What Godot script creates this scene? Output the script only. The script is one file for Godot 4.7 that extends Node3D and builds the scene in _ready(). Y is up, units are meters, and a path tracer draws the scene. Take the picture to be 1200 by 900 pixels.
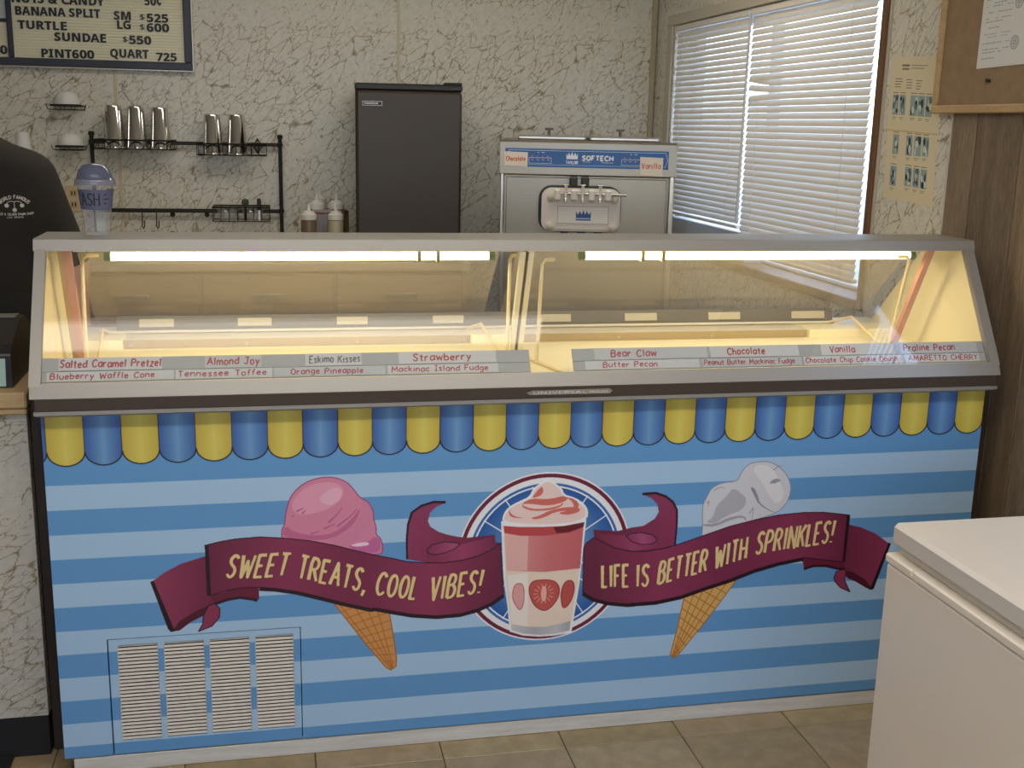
extends Node3D
# An ice cream counter: a long display freezer with a printed front, the staff side behind it, a blind-covered window on the right.
# World: x right along the counter, y up, z towards the customer; the printed front lies in z = 0, the floor in y = 0.

const XW := 1.215      # inner face of the right wall
const ZB := -2.98      # inner face of the back wall
const CEIL := 2.6
var taken := {}
var M := {}

# ---------------------------------------------------------------- naming and nodes
func numbered(n: String) -> String:
	var k: int = taken.get(n, 0)
	taken[n] = k + 1
	return n if k == 0 else "%s_%03d" % [n, k]

func thing(called: String, label: String, category: String, at := Vector3.ZERO, group := "") -> Node3D:
	var o := Node3D.new()
	o.name = numbered(called)
	add_child(o)
	o.position = at
	o.set_meta("label", label)
	o.set_meta("category", category)
	if group: o.set_meta("group", group)
	return o

func setting(called: String, at := Vector3.ZERO) -> Node3D:
	var o := Node3D.new()
	o.name = called
	add_child(o)
	o.position = at
	o.set_meta("kind", "structure")
	return o

func origin_of(n: Node) -> Vector3:
	var p := Vector3.ZERO
	while n != self:
		p += n.position
		n = n.get_parent()
	return p

# commits a shape given in world coordinates as one mesh under its parent
func part(parent: Node, called: String, st: SurfaceTool, m: Material, label := "") -> MeshInstance3D:
	st.generate_normals()
	st.set_material(m)
	var o := MeshInstance3D.new()
	o.name = called
	o.mesh = st.commit()
	parent.add_child(o, true)
	o.position = -origin_of(parent)
	if label: o.set_meta("label", label)
	return o

# one more piece that shares a mesh, moved by an offset
func piece(parent: Node, called: String, mesh: Mesh, at: Vector3, turn := Vector3.ZERO, m: Material = null) -> MeshInstance3D:
	var o := MeshInstance3D.new()
	o.name = called
	o.mesh = mesh
	parent.add_child(o, true)
	o.position = at - origin_of(parent)
	o.rotation = turn
	if m: o.material_override = m
	return o

func single(called: String, label: String, category: String, st: SurfaceTool, m: Material, group := "", at := Vector3.ZERO) -> MeshInstance3D:
	var o := part(self, called, st, m, label)
	o.name = numbered(called)
	o.set_meta("category", category)
	if group: o.set_meta("group", group)
	return o

# ---------------------------------------------------------------- shapes
func mb() -> SurfaceTool:
	var st := SurfaceTool.new()
	st.begin(Mesh.PRIMITIVE_TRIANGLES)
	st.set_smooth_group(-1)
	return st

func auto_uv(p: Vector3, ax: int) -> Vector2:
	return Vector2(p.z, -p.y) if ax == 0 else (Vector2(p.x, p.z) if ax == 1 else Vector2(p.x, -p.y))

func face(st: SurfaceTool, pts: Array, out: Vector3, uvs := []) -> void:
	var n: Vector3 = (pts[0] - pts[2]).cross(pts[0] - pts[1])
	var idx := range(pts.size())
	if n.dot(out) < 0: idx.reverse()
	var ax := out.abs().max_axis_index()
	for i in range(1, pts.size() - 1):
		for j in [0, i, i + 1]:
			var p: Vector3 = pts[idx[j]]
			st.set_uv(uvs[idx[j]] if uvs else auto_uv(p, ax))
			st.add_vertex(p)

# a box from corner a to corner b with chamfered edges
func bx(st: SurfaceTool, a: Vector3, b: Vector3, bev := 0.0, xf := Transform3D.IDENTITY) -> SurfaceTool:
	var c := (a + b) / 2
	var h := ((b - a) / 2).abs()
	var e := minf(bev, minf(h.x, minf(h.y, h.z)) * 0.95)
	st.set_smooth_group(-1)
	for i in 3:
		var j := (i + 1) % 3
		var k := (i + 2) % 3
		for s in [-1.0, 1.0]:
			var f := []
			for q in [[-1, -1], [1, -1], [1, 1], [-1, 1]]:
				var v := Vector3.ZERO
				v[i] = s * h[i]; v[j] = q[0] * (h[j] - e); v[k] = q[1] * (h[k] - e)
				f.append(xf * (c + v))
			var o := Vector3.ZERO
			o[i] = s
			face(st, f, xf.basis * o)
		if e > 0:
			for s in [-1.0, 1.0]:
				for t in [-1.0, 1.0]:
					var f := []
					for q in [[1, -1], [1, 1], [0, 1], [0, -1]]:
						var v := Vector3.ZERO
						v[i] = s * (h[i] - (0.0 if q[0] else e)); v[j] = t * (h[j] - (e if q[0] else 0.0)); v[k] = q[1] * (h[k] - e)
						f.append(xf * (c + v))
					var o := Vector3.ZERO
					o[i] = s; o[j] = t
					face(st, f, xf.basis * o)
	if e > 0:
		for sx in [-1.0, 1.0]:
			for sy in [-1.0, 1.0]:
				for sz in [-1.0, 1.0]:
					var s := Vector3(sx, sy, sz)
					var f := []
					for i in 3:
						var v := s * (h - Vector3.ONE * e)
						v[i] = s[i] * h[i]
						f.append(xf * (c + v))
					face(st, f, xf.basis * s)
	return st

func box(a: Vector3, b: Vector3, bev := 0.0) -> SurfaceTool:
	return bx(mb(), a, b, bev)

func V(x: float, y: float, z: float) -> Vector3:
	return Vector3(x, y, z)

# a round bar along a path
func tb(st: SurfaceTool, path: Array, r, n := 8, caps := true) -> SurfaceTool:
	var rings := []
	var up := Vector3.UP
	for i in path.size():
		var d: Vector3 = (path[mini(i + 1, path.size() - 1)] - path[maxi(i - 1, 0)]).normalized()
		if absf(d.dot(up)) > 0.95: up = Vector3.BACK if absf(d.z) < 0.9 else Vector3.RIGHT
		var s := d.cross(up).normalized()
		var u := s.cross(d).normalized()
		up = u
		var rr: float = r[i] if r is Array else r
		var ring := []
		for k in n:
			var a := TAU * k / n
			ring.append(path[i] + (s * cos(a) + u * sin(a)) * rr)
		rings.append(ring)
	st.set_smooth_group(1)
	for i in rings.size() - 1:
		for k in n:
			var q := [rings[i][k], rings[i][(k + 1) % n], rings[i + 1][(k + 1) % n], rings[i + 1][k]]
			face(st, q, (q[0] + q[1] + q[2] + q[3]) / 4 - (path[i] + path[i + 1]) / 2)
	st.set_smooth_group(-1)
	if caps:
		face(st, rings[0], path[0] - path[1])
		face(st, rings[-1], path[-1] - path[-2])
	return st

# a turned shape: profile of (radius, height) pairs, first at the bottom outside
func lathe(st: SurfaceTool, prof: Array, xf: Transform3D, n := 24) -> SurfaceTool:
	var group := 2
	for i in prof.size() - 1:
		var p: Vector2 = prof[i]
		var q: Vector2 = prof[i + 1]
		var t := q - p
		if i > 0 and absf(t.angle_to(p - prof[i - 1])) > 0.7: group += 1
		st.set_smooth_group(group)
		for k in n:
			var a := TAU * k / n
			var b := TAU * (k + 1) / n
			var m := (a + b) / 2
			var out := Vector3(t.y * cos(m), -t.x, t.y * sin(m))
			var f := [Vector3(p.x * cos(a), p.y, p.x * sin(a)), Vector3(p.x * cos(b), p.y, p.x * sin(b)), Vector3(q.x * cos(b), q.y, q.x * sin(b)), Vector3(q.x * cos(a), q.y, q.x * sin(a))]
			if p.x < 1e-5: f.remove_at(1)
			elif q.x < 1e-5: f.remove_at(3)
			for j in f.size(): f[j] = xf * f[j]
			face(st, f, xf.basis * out)
	st.set_smooth_group(-1)
	return st

func at(x: float, y: float, z: float) -> Transform3D:
	return Transform3D(Basis.IDENTITY, Vector3(x, y, z))

# a 2D outline (a, b) pushed out along the third axis: axis 0 -> (z, y) outline along x; axis 1 -> (x, z) along y; axis 2 -> (x, y) along z
func ex(st: SurfaceTool, pts: Array, axis: int, from: float, to: float) -> SurfaceTool:
	var put := func(p: Vector2, t: float) -> Vector3:
		return Vector3(t, p.y, p.x) if axis == 0 else (Vector3(p.x, t, p.y) if axis == 1 else Vector3(p.x, p.y, t))
	var pv := PackedVector2Array(pts)
	var dir := Vector3.ZERO
	dir[axis] = signf(to - from)
	var ids := Geometry2D.triangulate_polygon(pv)
	st.set_smooth_group(-1)
	for i in range(0, ids.size(), 3):
		for e in [[from, -dir], [to, dir]]:
			face(st, [put.call(pv[ids[i]], e[0]), put.call(pv[ids[i + 1]], e[0]), put.call(pv[ids[i + 2]], e[0])], e[1])
	var clock := Geometry2D.is_polygon_clockwise(pv)
	for i in pv.size():
		var p := pv[i]
		var q := pv[(i + 1) % pv.size()]
		var nrm := Vector2((q - p).y, -(q - p).x) * (-1.0 if clock else 1.0)
		var z: Vector3 = put.call(Vector2.ZERO, 0.0)
		face(st, [put.call(p, from), put.call(q, from), put.call(q, to), put.call(p, to)], put.call(nrm, 0.0) - z)
	return st

# a flat printed sheet: corners a (top left), b (top right), c (bottom right), d (bottom left) with a thickness behind it
func sheet(a: Vector3, b: Vector3, c: Vector3, d: Vector3, thick := 0.001, r := Rect2(0, 0, 1, 1)) -> SurfaceTool:
	var st := mb()
	var n := (a - d).cross(b - a).normalized() * -1.0
	if n.dot(V(-0.63, 1.5, 2.5) - a) < 0: n = -n
	var uv := [r.position, Vector2(r.end.x, r.position.y), r.end, Vector2(r.position.x, r.end.y)]
	face(st, [a, b, c, d], n, uv)
	var o := -n * thick
	face(st, [a + o, b + o, c + o, d + o], -n, uv)
	var q := [a, b, c, d]
	for i in 4:
		var p: Vector3 = q[i]
		var s: Vector3 = q[(i + 1) % 4]
		face(st, [p, s, s + o, p + o], (p + s) / 2 - (a + c) / 2, [uv[i], uv[(i + 1) % 4], uv[(i + 1) % 4], uv[i]])
	return st

# lettering as a mesh, set between x0 and x1 on a baseline, standing in a plane z
func letters(parent: Node, s: String, m: Material, x0: float, x1: float, y: float, cap: float, z: float, depth := 0.002, called := "lettering", weight := 700) -> MeshInstance3D:
	var t := TextMesh.new()
	var f := SystemFont.new()
	f.font_names = PackedStringArray(["Droid Sans"])
	f.font_weight = weight
	var bold := FontVariation.new()
	bold.base_font = f
	bold.variation_embolden = 0.55 if weight >= 700 else 0.0
	t.font = bold
	t.text = s
	t.font_size = 32
	t.pixel_size = cap / (0.714 * 32)
	t.depth = depth
	t.curve_step = 4.0
	t.horizontal_alignment = HORIZONTAL_ALIGNMENT_LEFT
	t.vertical_alignment = VERTICAL_ALIGNMENT_BOTTOM
	t.material = m
	var o := MeshInstance3D.new()
	o.name = called
	o.mesh = t
	parent.add_child(o, true)
	var bb := t.get_aabb()
	var sx := (x1 - x0) / bb.size.x
	o.scale = V(sx, 1, 1)
	o.position = V(x0 - bb.position.x * sx, y - bb.position.y, z - bb.position.z) - origin_of(parent)
	return o

# ---------------------------------------------------------------- materials
func mat(key: String, c: Color, rough := 0.6, metal := 0.0, more := {}) -> StandardMaterial3D:
	if M.has(key): return M[key]
	var m := StandardMaterial3D.new()
	m.resource_name = key
	m.albedo_color = c
	m.roughness = rough
	m.metallic = metal
	for k in more: m.set(k, more[k])
	M[key] = m
	return m

func rgb(r: int, g: int, b: int, a := 255) -> Color:
	return Color8(r, g, b, a)

func clear(key: String, c: Color, rough := 0.02) -> StandardMaterial3D:
	return mat(key, c, rough, 0.0, {"transparency": BaseMaterial3D.TRANSPARENCY_ALPHA})

func printed(key: String, tex: Texture2D, rough := 0.6, more := {}) -> StandardMaterial3D:
	var d := {"albedo_texture": tex}
	d.merge(more)
	return mat(key, Color.WHITE, rough, 0.0, d)

func glow(key: String, c: Color, energy: float) -> StandardMaterial3D:
	return mat(key, c, 0.5, 0.0, {"emission_enabled": true, "emission": c, "emission_energy_multiplier": energy})

func noise(kind: int, freq: float, seed_: int, octaves := 3, warp := 0.0) -> FastNoiseLite:
	var n := FastNoiseLite.new()
	n.noise_type = kind
	n.frequency = freq
	n.seed = seed_
	n.fractal_octaves = octaves
	if octaves <= 1: n.fractal_type = FastNoiseLite.FRACTAL_NONE
	if kind == FastNoiseLite.TYPE_CELLULAR:
		n.cellular_return_type = FastNoiseLite.RETURN_DISTANCE2_SUB
		n.cellular_jitter = 1.0
	if warp > 0:
		n.domain_warp_enabled = true
		n.domain_warp_amplitude = warp
		n.domain_warp_frequency = freq * 1.4
		n.domain_warp_fractal_octaves = 3
	return n

func grey(n: FastNoiseLite, w: int, h: int) -> PackedByteArray:
	var im := n.get_seamless_image(w, h, false, false, 0.15, true)
	im.convert(Image.FORMAT_L8)
	return im.get_data()

func blend3(w: int, h: int, f: Callable) -> ImageTexture:
	var d := PackedByteArray()
	d.resize(w * h * 3)
	for i in w * h:
		var c: Color = f.call(i)
		d[i * 3] = c.r8; d[i * 3 + 1] = c.g8; d[i * 3 + 2] = c.b8
	return ImageTexture.create_from_image(Image.create_from_data(w, h, false, Image.FORMAT_RGB8, d))

# marble-look laminate: thin tan veins slanting round irregular cells, finer ones gathered in places
func marble(w: int, h: int) -> ImageTexture:
	var a := grey(noise(FastNoiseLite.TYPE_CELLULAR, 0.017, 11, 1, 22.0), w, h)
	var b := grey(noise(FastNoiseLite.TYPE_CELLULAR, 0.034, 23, 1, 16.0), w, h)
	var k := grey(noise(FastNoiseLite.TYPE_SIMPLEX_SMOOTH, 0.008, 5, 3), w, h)
	var f := grey(noise(FastNoiseLite.TYPE_SIMPLEX_SMOOTH, 0.03, 7, 3), w, h)
	var base := rgb(222, 219, 207)
	var vein := rgb(130, 112, 78)
	var pale := rgb(206, 202, 188)
	return blend3(w, h, func(i: int) -> Color:
		var y: int = i / w
		var q := y * w + (i % w + y) % w          # the veins lean over
		var m := k[i] / 255.0
		var t := f[i] / 255.0
		var c := base.lerp(pale, clampf((t - 0.4) * 1.4, 0.0, 0.7))
		var v := (1.0 - smoothstep(0.010, 0.046, a[q] / 255.0)) * clampf(t * 1.2 + 0.2, 0.6, 0.9)
		var u := (1.0 - smoothstep(0.010, 0.066, b[q] / 255.0)) * smoothstep(0.34, 0.52, m) * clampf(t * 1.2 + 0.1, 0.45, 0.8)
		return c.lerp(vein, maxf(v, u) * 0.92))

func grain(w: int, h: int, dark: Color, light: Color, seed_: int, lines := 0.5) -> ImageTexture:
	var a := grey(noise(FastNoiseLite.TYPE_SIMPLEX_SMOOTH, 0.012, seed_, 4, 20.0), w, h)
	var b := grey(noise(FastNoiseLite.TYPE_SIMPLEX, 0.09, seed_ + 1, 2), w, h)
	return blend3(w, h, func(i: int) -> Color:
		var t := a[i] / 255.0
		var r := 0.5 + 0.5 * sin(t * 42.0)
		return dark.lerp(light, clampf(t * 0.6 + lines * 0.4 * r + 0.35 * (b[i] / 255.0 - 0.5), 0.0, 1.0)))

func speckle(w: int, h: int, dark: Color, light: Color, seed_: int) -> ImageTexture:
	var a := grey(noise(FastNoiseLite.TYPE_SIMPLEX_SMOOTH, 0.02, seed_, 4), w, h)
	var b := grey(noise(FastNoiseLite.TYPE_SIMPLEX, 0.35, seed_ + 1, 2), w, h)
	return blend3(w, h, func(i: int) -> Color:
		return dark.lerp(light, clampf(0.6 * a[i] / 255.0 + 0.5 * b[i] / 255.0 - 0.05, 0.0, 1.0)))

# ---------------------------------------------------------------- drawing of flat print (twice the size, then halved)
class Canvas:
	var im: Image
	var k: float
	var x0: float
	var y1: float
	func _init(left: float, top: float, width: float, height: float, px: int, bg: Color) -> void:
		k = 2.0 * px / width
		x0 = left
		y1 = top
		im = Image.create_empty(2 * px, 2 * int(round(height * px / width)), false, Image.FORMAT_RGB8)
		im.fill(bg)
	func poly(pts: PackedVector2Array, c: Color, g: Gradient = null, ga := Vector2.ZERO, gb := Vector2.ONE) -> void:
		var q := PackedVector2Array()
		var lo := 1e9
		var hi := -1e9
		for p in pts:
			var v := Vector2((p.x - x0) * k, (y1 - p.y) * k)
			q.append(v)
			lo = minf(lo, v.y)
			hi = maxf(hi, v.y)
		var ax := (gb - ga) / (gb - ga).length_squared() if g else Vector2.ZERO
		for y in range(maxi(0, int(lo)), mini(im.get_height(), int(hi) + 2)):
			var yc := y + 0.5
			var xs := []
			for i in q.size():
				var a := q[i]
				var b := q[(i + 1) % q.size()]
				if (a.y <= yc) != (b.y <= yc):
					xs.append(a.x + (yc - a.y) / (b.y - a.y) * (b.x - a.x))
			xs.sort()
			for i in range(0, xs.size() - 1, 2):
				var s := clampi(int(round(xs[i])), 0, im.get_width())
				var e := clampi(int(round(xs[i + 1])), 0, im.get_width())
				if e <= s: continue
				if g == null:
					im.fill_rect(Rect2i(s, y, e - s, 1), c)
				else:
					var x := s
					while x < e:
						var w := mini(4, e - x)
						im.fill_rect(Rect2i(x, y, w, 1), g.sample(clampf((Vector2((x + w * 0.5) / k + x0, y1 - yc / k) - ga).dot(ax), 0.0, 1.0)))
						x += w
	func rect(x: float, y: float, w: float, h: float, c: Color) -> void:
		poly(PackedVector2Array([Vector2(x, y), Vector2(x + w, y), Vector2(x + w, y + h), Vector2(x, y + h)]), c)
	func oval(c: Vector2, rx: float, ry: float, col: Color, g: Gradient = null, ga := Vector2.ZERO, gb := Vector2.ONE) -> void:
		var p := PackedVector2Array()
		for i in 64: p.append(c + Vector2(cos(TAU * i / 64) * rx, sin(TAU * i / 64) * ry))
		poly(p, col, g, ga, gb)
	func line(pts: PackedVector2Array, w0: float, c: Color, w1 := -1.0) -> void:
		var n := pts.size()
		for i in n - 1:
			var a := pts[i]
			var b := pts[i + 1]
			if a.is_equal_approx(b): continue
			var wa := lerpf(w0, w1, float(i) / (n - 1)) if w1 >= 0 else w0
			var wb := lerpf(w0, w1, float(i + 1) / (n - 1)) if w1 >= 0 else w0
			var s := (b - a).orthogonal().normalized() * 0.5
			poly(PackedVector2Array([a + s * wa, b + s * wb, b - s * wb, a - s * wa]), c)
			if wb * k > 3.0 and i < n - 2:
				var d := PackedVector2Array()
				for j in 8: d.append(b + Vector2.from_angle(TAU * j / 8) * wb * 0.5)
				poly(d, c)
	func done() -> ImageTexture:
		im.shrink_x2()
		return ImageTexture.create_from_image(im)

func pv(list: Array) -> PackedVector2Array:
	var p := PackedVector2Array()
	for i in range(0, list.size(), 2): p.append(Vector2(list[i], list[i + 1]))
	return p

# rounds the corners of an outline
func soft(p: PackedVector2Array, times := 2, closed := true) -> PackedVector2Array:
	for t in times:
		var q := PackedVector2Array()
		var n := p.size()
		if not closed: q.append(p[0])
		for i in (n if closed else n - 1):
			var a := p[i]
			var b := p[(i + 1) % n]
			q.append(a.lerp(b, 0.25))
			q.append(a.lerp(b, 0.75))
		if not closed: q.append(p[n - 1])
		p = q
	return p

func ramp(list: Array) -> Gradient:
	var g := Gradient.new()
	var o := PackedFloat32Array()
	var c := PackedColorArray()
	for i in list.size():
		o.append(float(i) / (list.size() - 1))
		c.append(list[i])
	g.offsets = o
	g.colors = c
	return g

# a hand-drawn alphabet: width | strokes of points on a grid with the baseline at 0, small letters 4 and capitals 6 high
const GLYPHS := {
	"A": "4|0,0 2,6 4,0;.8,2.2 3.2,2.2", "B": "3.6|0,0 0,6 2.4,6 3.2,5 2.6,3.5 0,3.2;2.2,3.3 3.5,2.2 3.2,.6 1.8,0 0,0",
	"C": "3.6|3.6,5 2.4,6 1,5.6 0,3.6 .2,1.4 1.4,0 2.8,.2 3.6,1", "D": "3.8|0,0 0,6 2,5.8 3.6,4.4 3.8,2.6 3,.8 1.6,0 0,0",
	"E": "3|3,6 0,6 0,0 3,0;0,3.1 2.3,3.1", "F": "3|3,6 0,6 0,0;0,3.1 2.2,3.1", "G": "3.8|3.6,5 2.4,6 1,5.6 0,3.6 .2,1.4 1.4,0 2.8,.2 3.8,1.2 3.8,2.8 2.2,2.8",
	"H": "3.4|0,0 0,6;3.4,0 3.4,6;0,3 3.4,3", "I": "2|1,0 1,6;0,6 2,6;0,0 2,0", "J": "3.4|2.4,6 2.4,1.4 1.6,0 .4,.4 0,1.4;.6,6 3.8,6",
	"K": "3.4|0,0 0,6;3.4,6 0,2.6;1.2,3.6 3.4,0", "L": "2.6|0,6 0,0 2.6,0", "M": "4.6|0,0 .4,6 2.3,2 4.2,6 4.6,0", "N": "3.6|0,0 0,6 3.6,0 3.6,6",
	"O": "3.8|1.9,6 .5,5.2 0,3 .5,.8 1.9,0 3.3,.8 3.8,3 3.3,5.2 1.9,6", "P": "3.4|0,0 0,6 2.2,6 3.4,5 3.2,3.6 2,2.8 0,2.8",
	"R": "3.6|0,0 0,6 2.2,6 3.4,5 3,3.5 1.8,3 0,3;1.6,3 3.6,0", "S": "3.2|3.2,5.2 2.1,6 .8,5.6 .2,4.5 1,3.4 2.4,2.7 3,1.5 2.2,.2 1,0 0,.9",
	"T": "3.4|0,6 3.4,6;1.7,6 1.7,0", "U": "3.4|0,6 0,1.6 1,0 2.4,0 3.4,1.6 3.4,6", "V": "3.4|0,6 1.7,0 3.4,6", "W": "4.8|0,6 1.1,0 2.4,4.4 3.7,0 4.8,6", "Y": "3.4|0,6 1.7,3 3.4,6;1.7,3 1.7,0",
	"a": "3|3,3.4 2,4 .7,3.6 0,2 .6,.2 1.8,.1 3,1.6;3,4 3,0", "b": "2.8|0,6 0,0;0,2.6 1.2,3.9 2.6,3.2 2.8,1.4 1.8,.1 0,.5", "c": "2.6|2.6,3.3 1.6,4 .4,3.2 0,1.8 .8,.2 2.6,.6",
	"d": "3|3,6 3,0;3,3.2 1.8,4 .4,3 0,1.6 .8,.1 3,1", "e": "2.8|0,2 2.7,2.3 2.3,3.6 1.2,4 .2,2.9 .1,1.2 1.2,0 2.8,.8", "f": "2|2,5.4 1.3,6 .7,5.2 .7,0;0,3.4 1.8,3.4",
	"g": "3|3,3.4 1.8,4 .4,3.2 0,1.8 .8,.4 2.8,1;3,4 2.9,-1.2 1.6,-2 .2,-1.4", "h": "2.8|0,6 0,0;0,2.4 1.2,3.8 2.4,3.4 2.8,0", "i": "1|.5,4 .5,0;.5,5.4 .6,5", "k": "2.6|0,6 0,0;2.4,4 0,1.8;.8,2.5 2.6,0",
	"l": "1|.5,6 .5,0", "m": "4.4|0,4 0,0;0,2.6 1,4 2,3.4 2.2,0;2.2,2.6 3.2,4 4.2,3.4 4.4,0", "n": "2.8|0,4 0,0;0,2.6 1.2,4 2.5,3.4 2.8,0", "o": "2.8|1.4,4 .3,3.4 0,2 .4,.5 1.4,0 2.4,.5 2.8,2 2.5,3.4 1.4,4",
	"p": "2.8|0,4 0,-2;0,2.8 1.2,4 2.6,3.2 2.7,1.4 1.6,.1 0,.8", "r": "2.2|0,4 0,0;0,2.4 1,3.8 2.2,3.6", "s": "2.4|2.3,3.4 1.2,4 .2,3.2 1.2,2.2 2.3,1.2 1.6,.1 0,.5", "t": "2.2|1,5.6 1,.8 2,.1;0,3.8 2.2,3.8",
	"u": "2.8|0,4 0,1 1,0 2.6,1;2.8,4 2.8,0", "w": "4|0,4 .9,0 2,3 3.1,0 4,4", "y": "2.8|0,4 1.4,.8;2.8,4 .6,-2", "z": "2.4|0,4 2.4,4 0,0 2.4,0",
	",": "1|.6,.5 0,-1.2", "!": "1|.8,6 .4,1.8;.2,.3 .3,-.1", "|": "1|.5,6 .5,0", " ": "2.2|", "&": "3.6|3.6,0 .6,4.8 1.2,6 2.2,5.2 .2,2 .6,.3 2,0 3.4,2.2",
}

# writes a line of hand lettering; place maps (x from 0 to width, y from 0 to cap height 1) onto the sheet
func hand(cv: Canvas, s: String, width: float, place: Callable, w: float, c: Color, w_end := -1.0, gap := 1.3, rounds := 1) -> void:
	var total := -gap
	for ch in s: total += float(GLYPHS[ch].get_slice("|", 0) if ch != "|" else "1") + gap
	var x := 0.0
	for ch in s:
		var g: String = GLYPHS[ch]
		var cut := g.find("|")
		for stroke in g.substr(cut + 1).split(";", false):
			var pts := PackedVector2Array()
			for q in stroke.split(" ", false):
				pts.append(Vector2((x + float(q.get_slice(",", 0))) * width / total, float(q.get_slice(",", 1)) / 6.0))
			if rounds > 0 and pts.size() > 3 and ch.to_upper() not in ["E", "M", "N", "W", "Z"] or ch == "e": pts = soft(pts, rounds, false)
			var out := PackedVector2Array()
			for q in pts: out.append(place.call(q))
			cv.line(out, w, c, w_end)
		x += float(g.substr(0, cut)) + gap

func along(path: PackedVector2Array, x: float) -> float:
	for i in path.size() - 1:
		if x <= path[i + 1].x or i == path.size() - 2:
			return lerpf(path[i].y, path[i + 1].y, (x - path[i].x) / (path[i + 1].x - path[i].x))
	return path[0].y

func straight(x: float, y: float, h: float, slant := 0.0) -> Callable:
	return func(q: Vector2) -> Vector2: return Vector2(x + q.x + slant * q.y * h, y + q.y * h)

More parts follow.
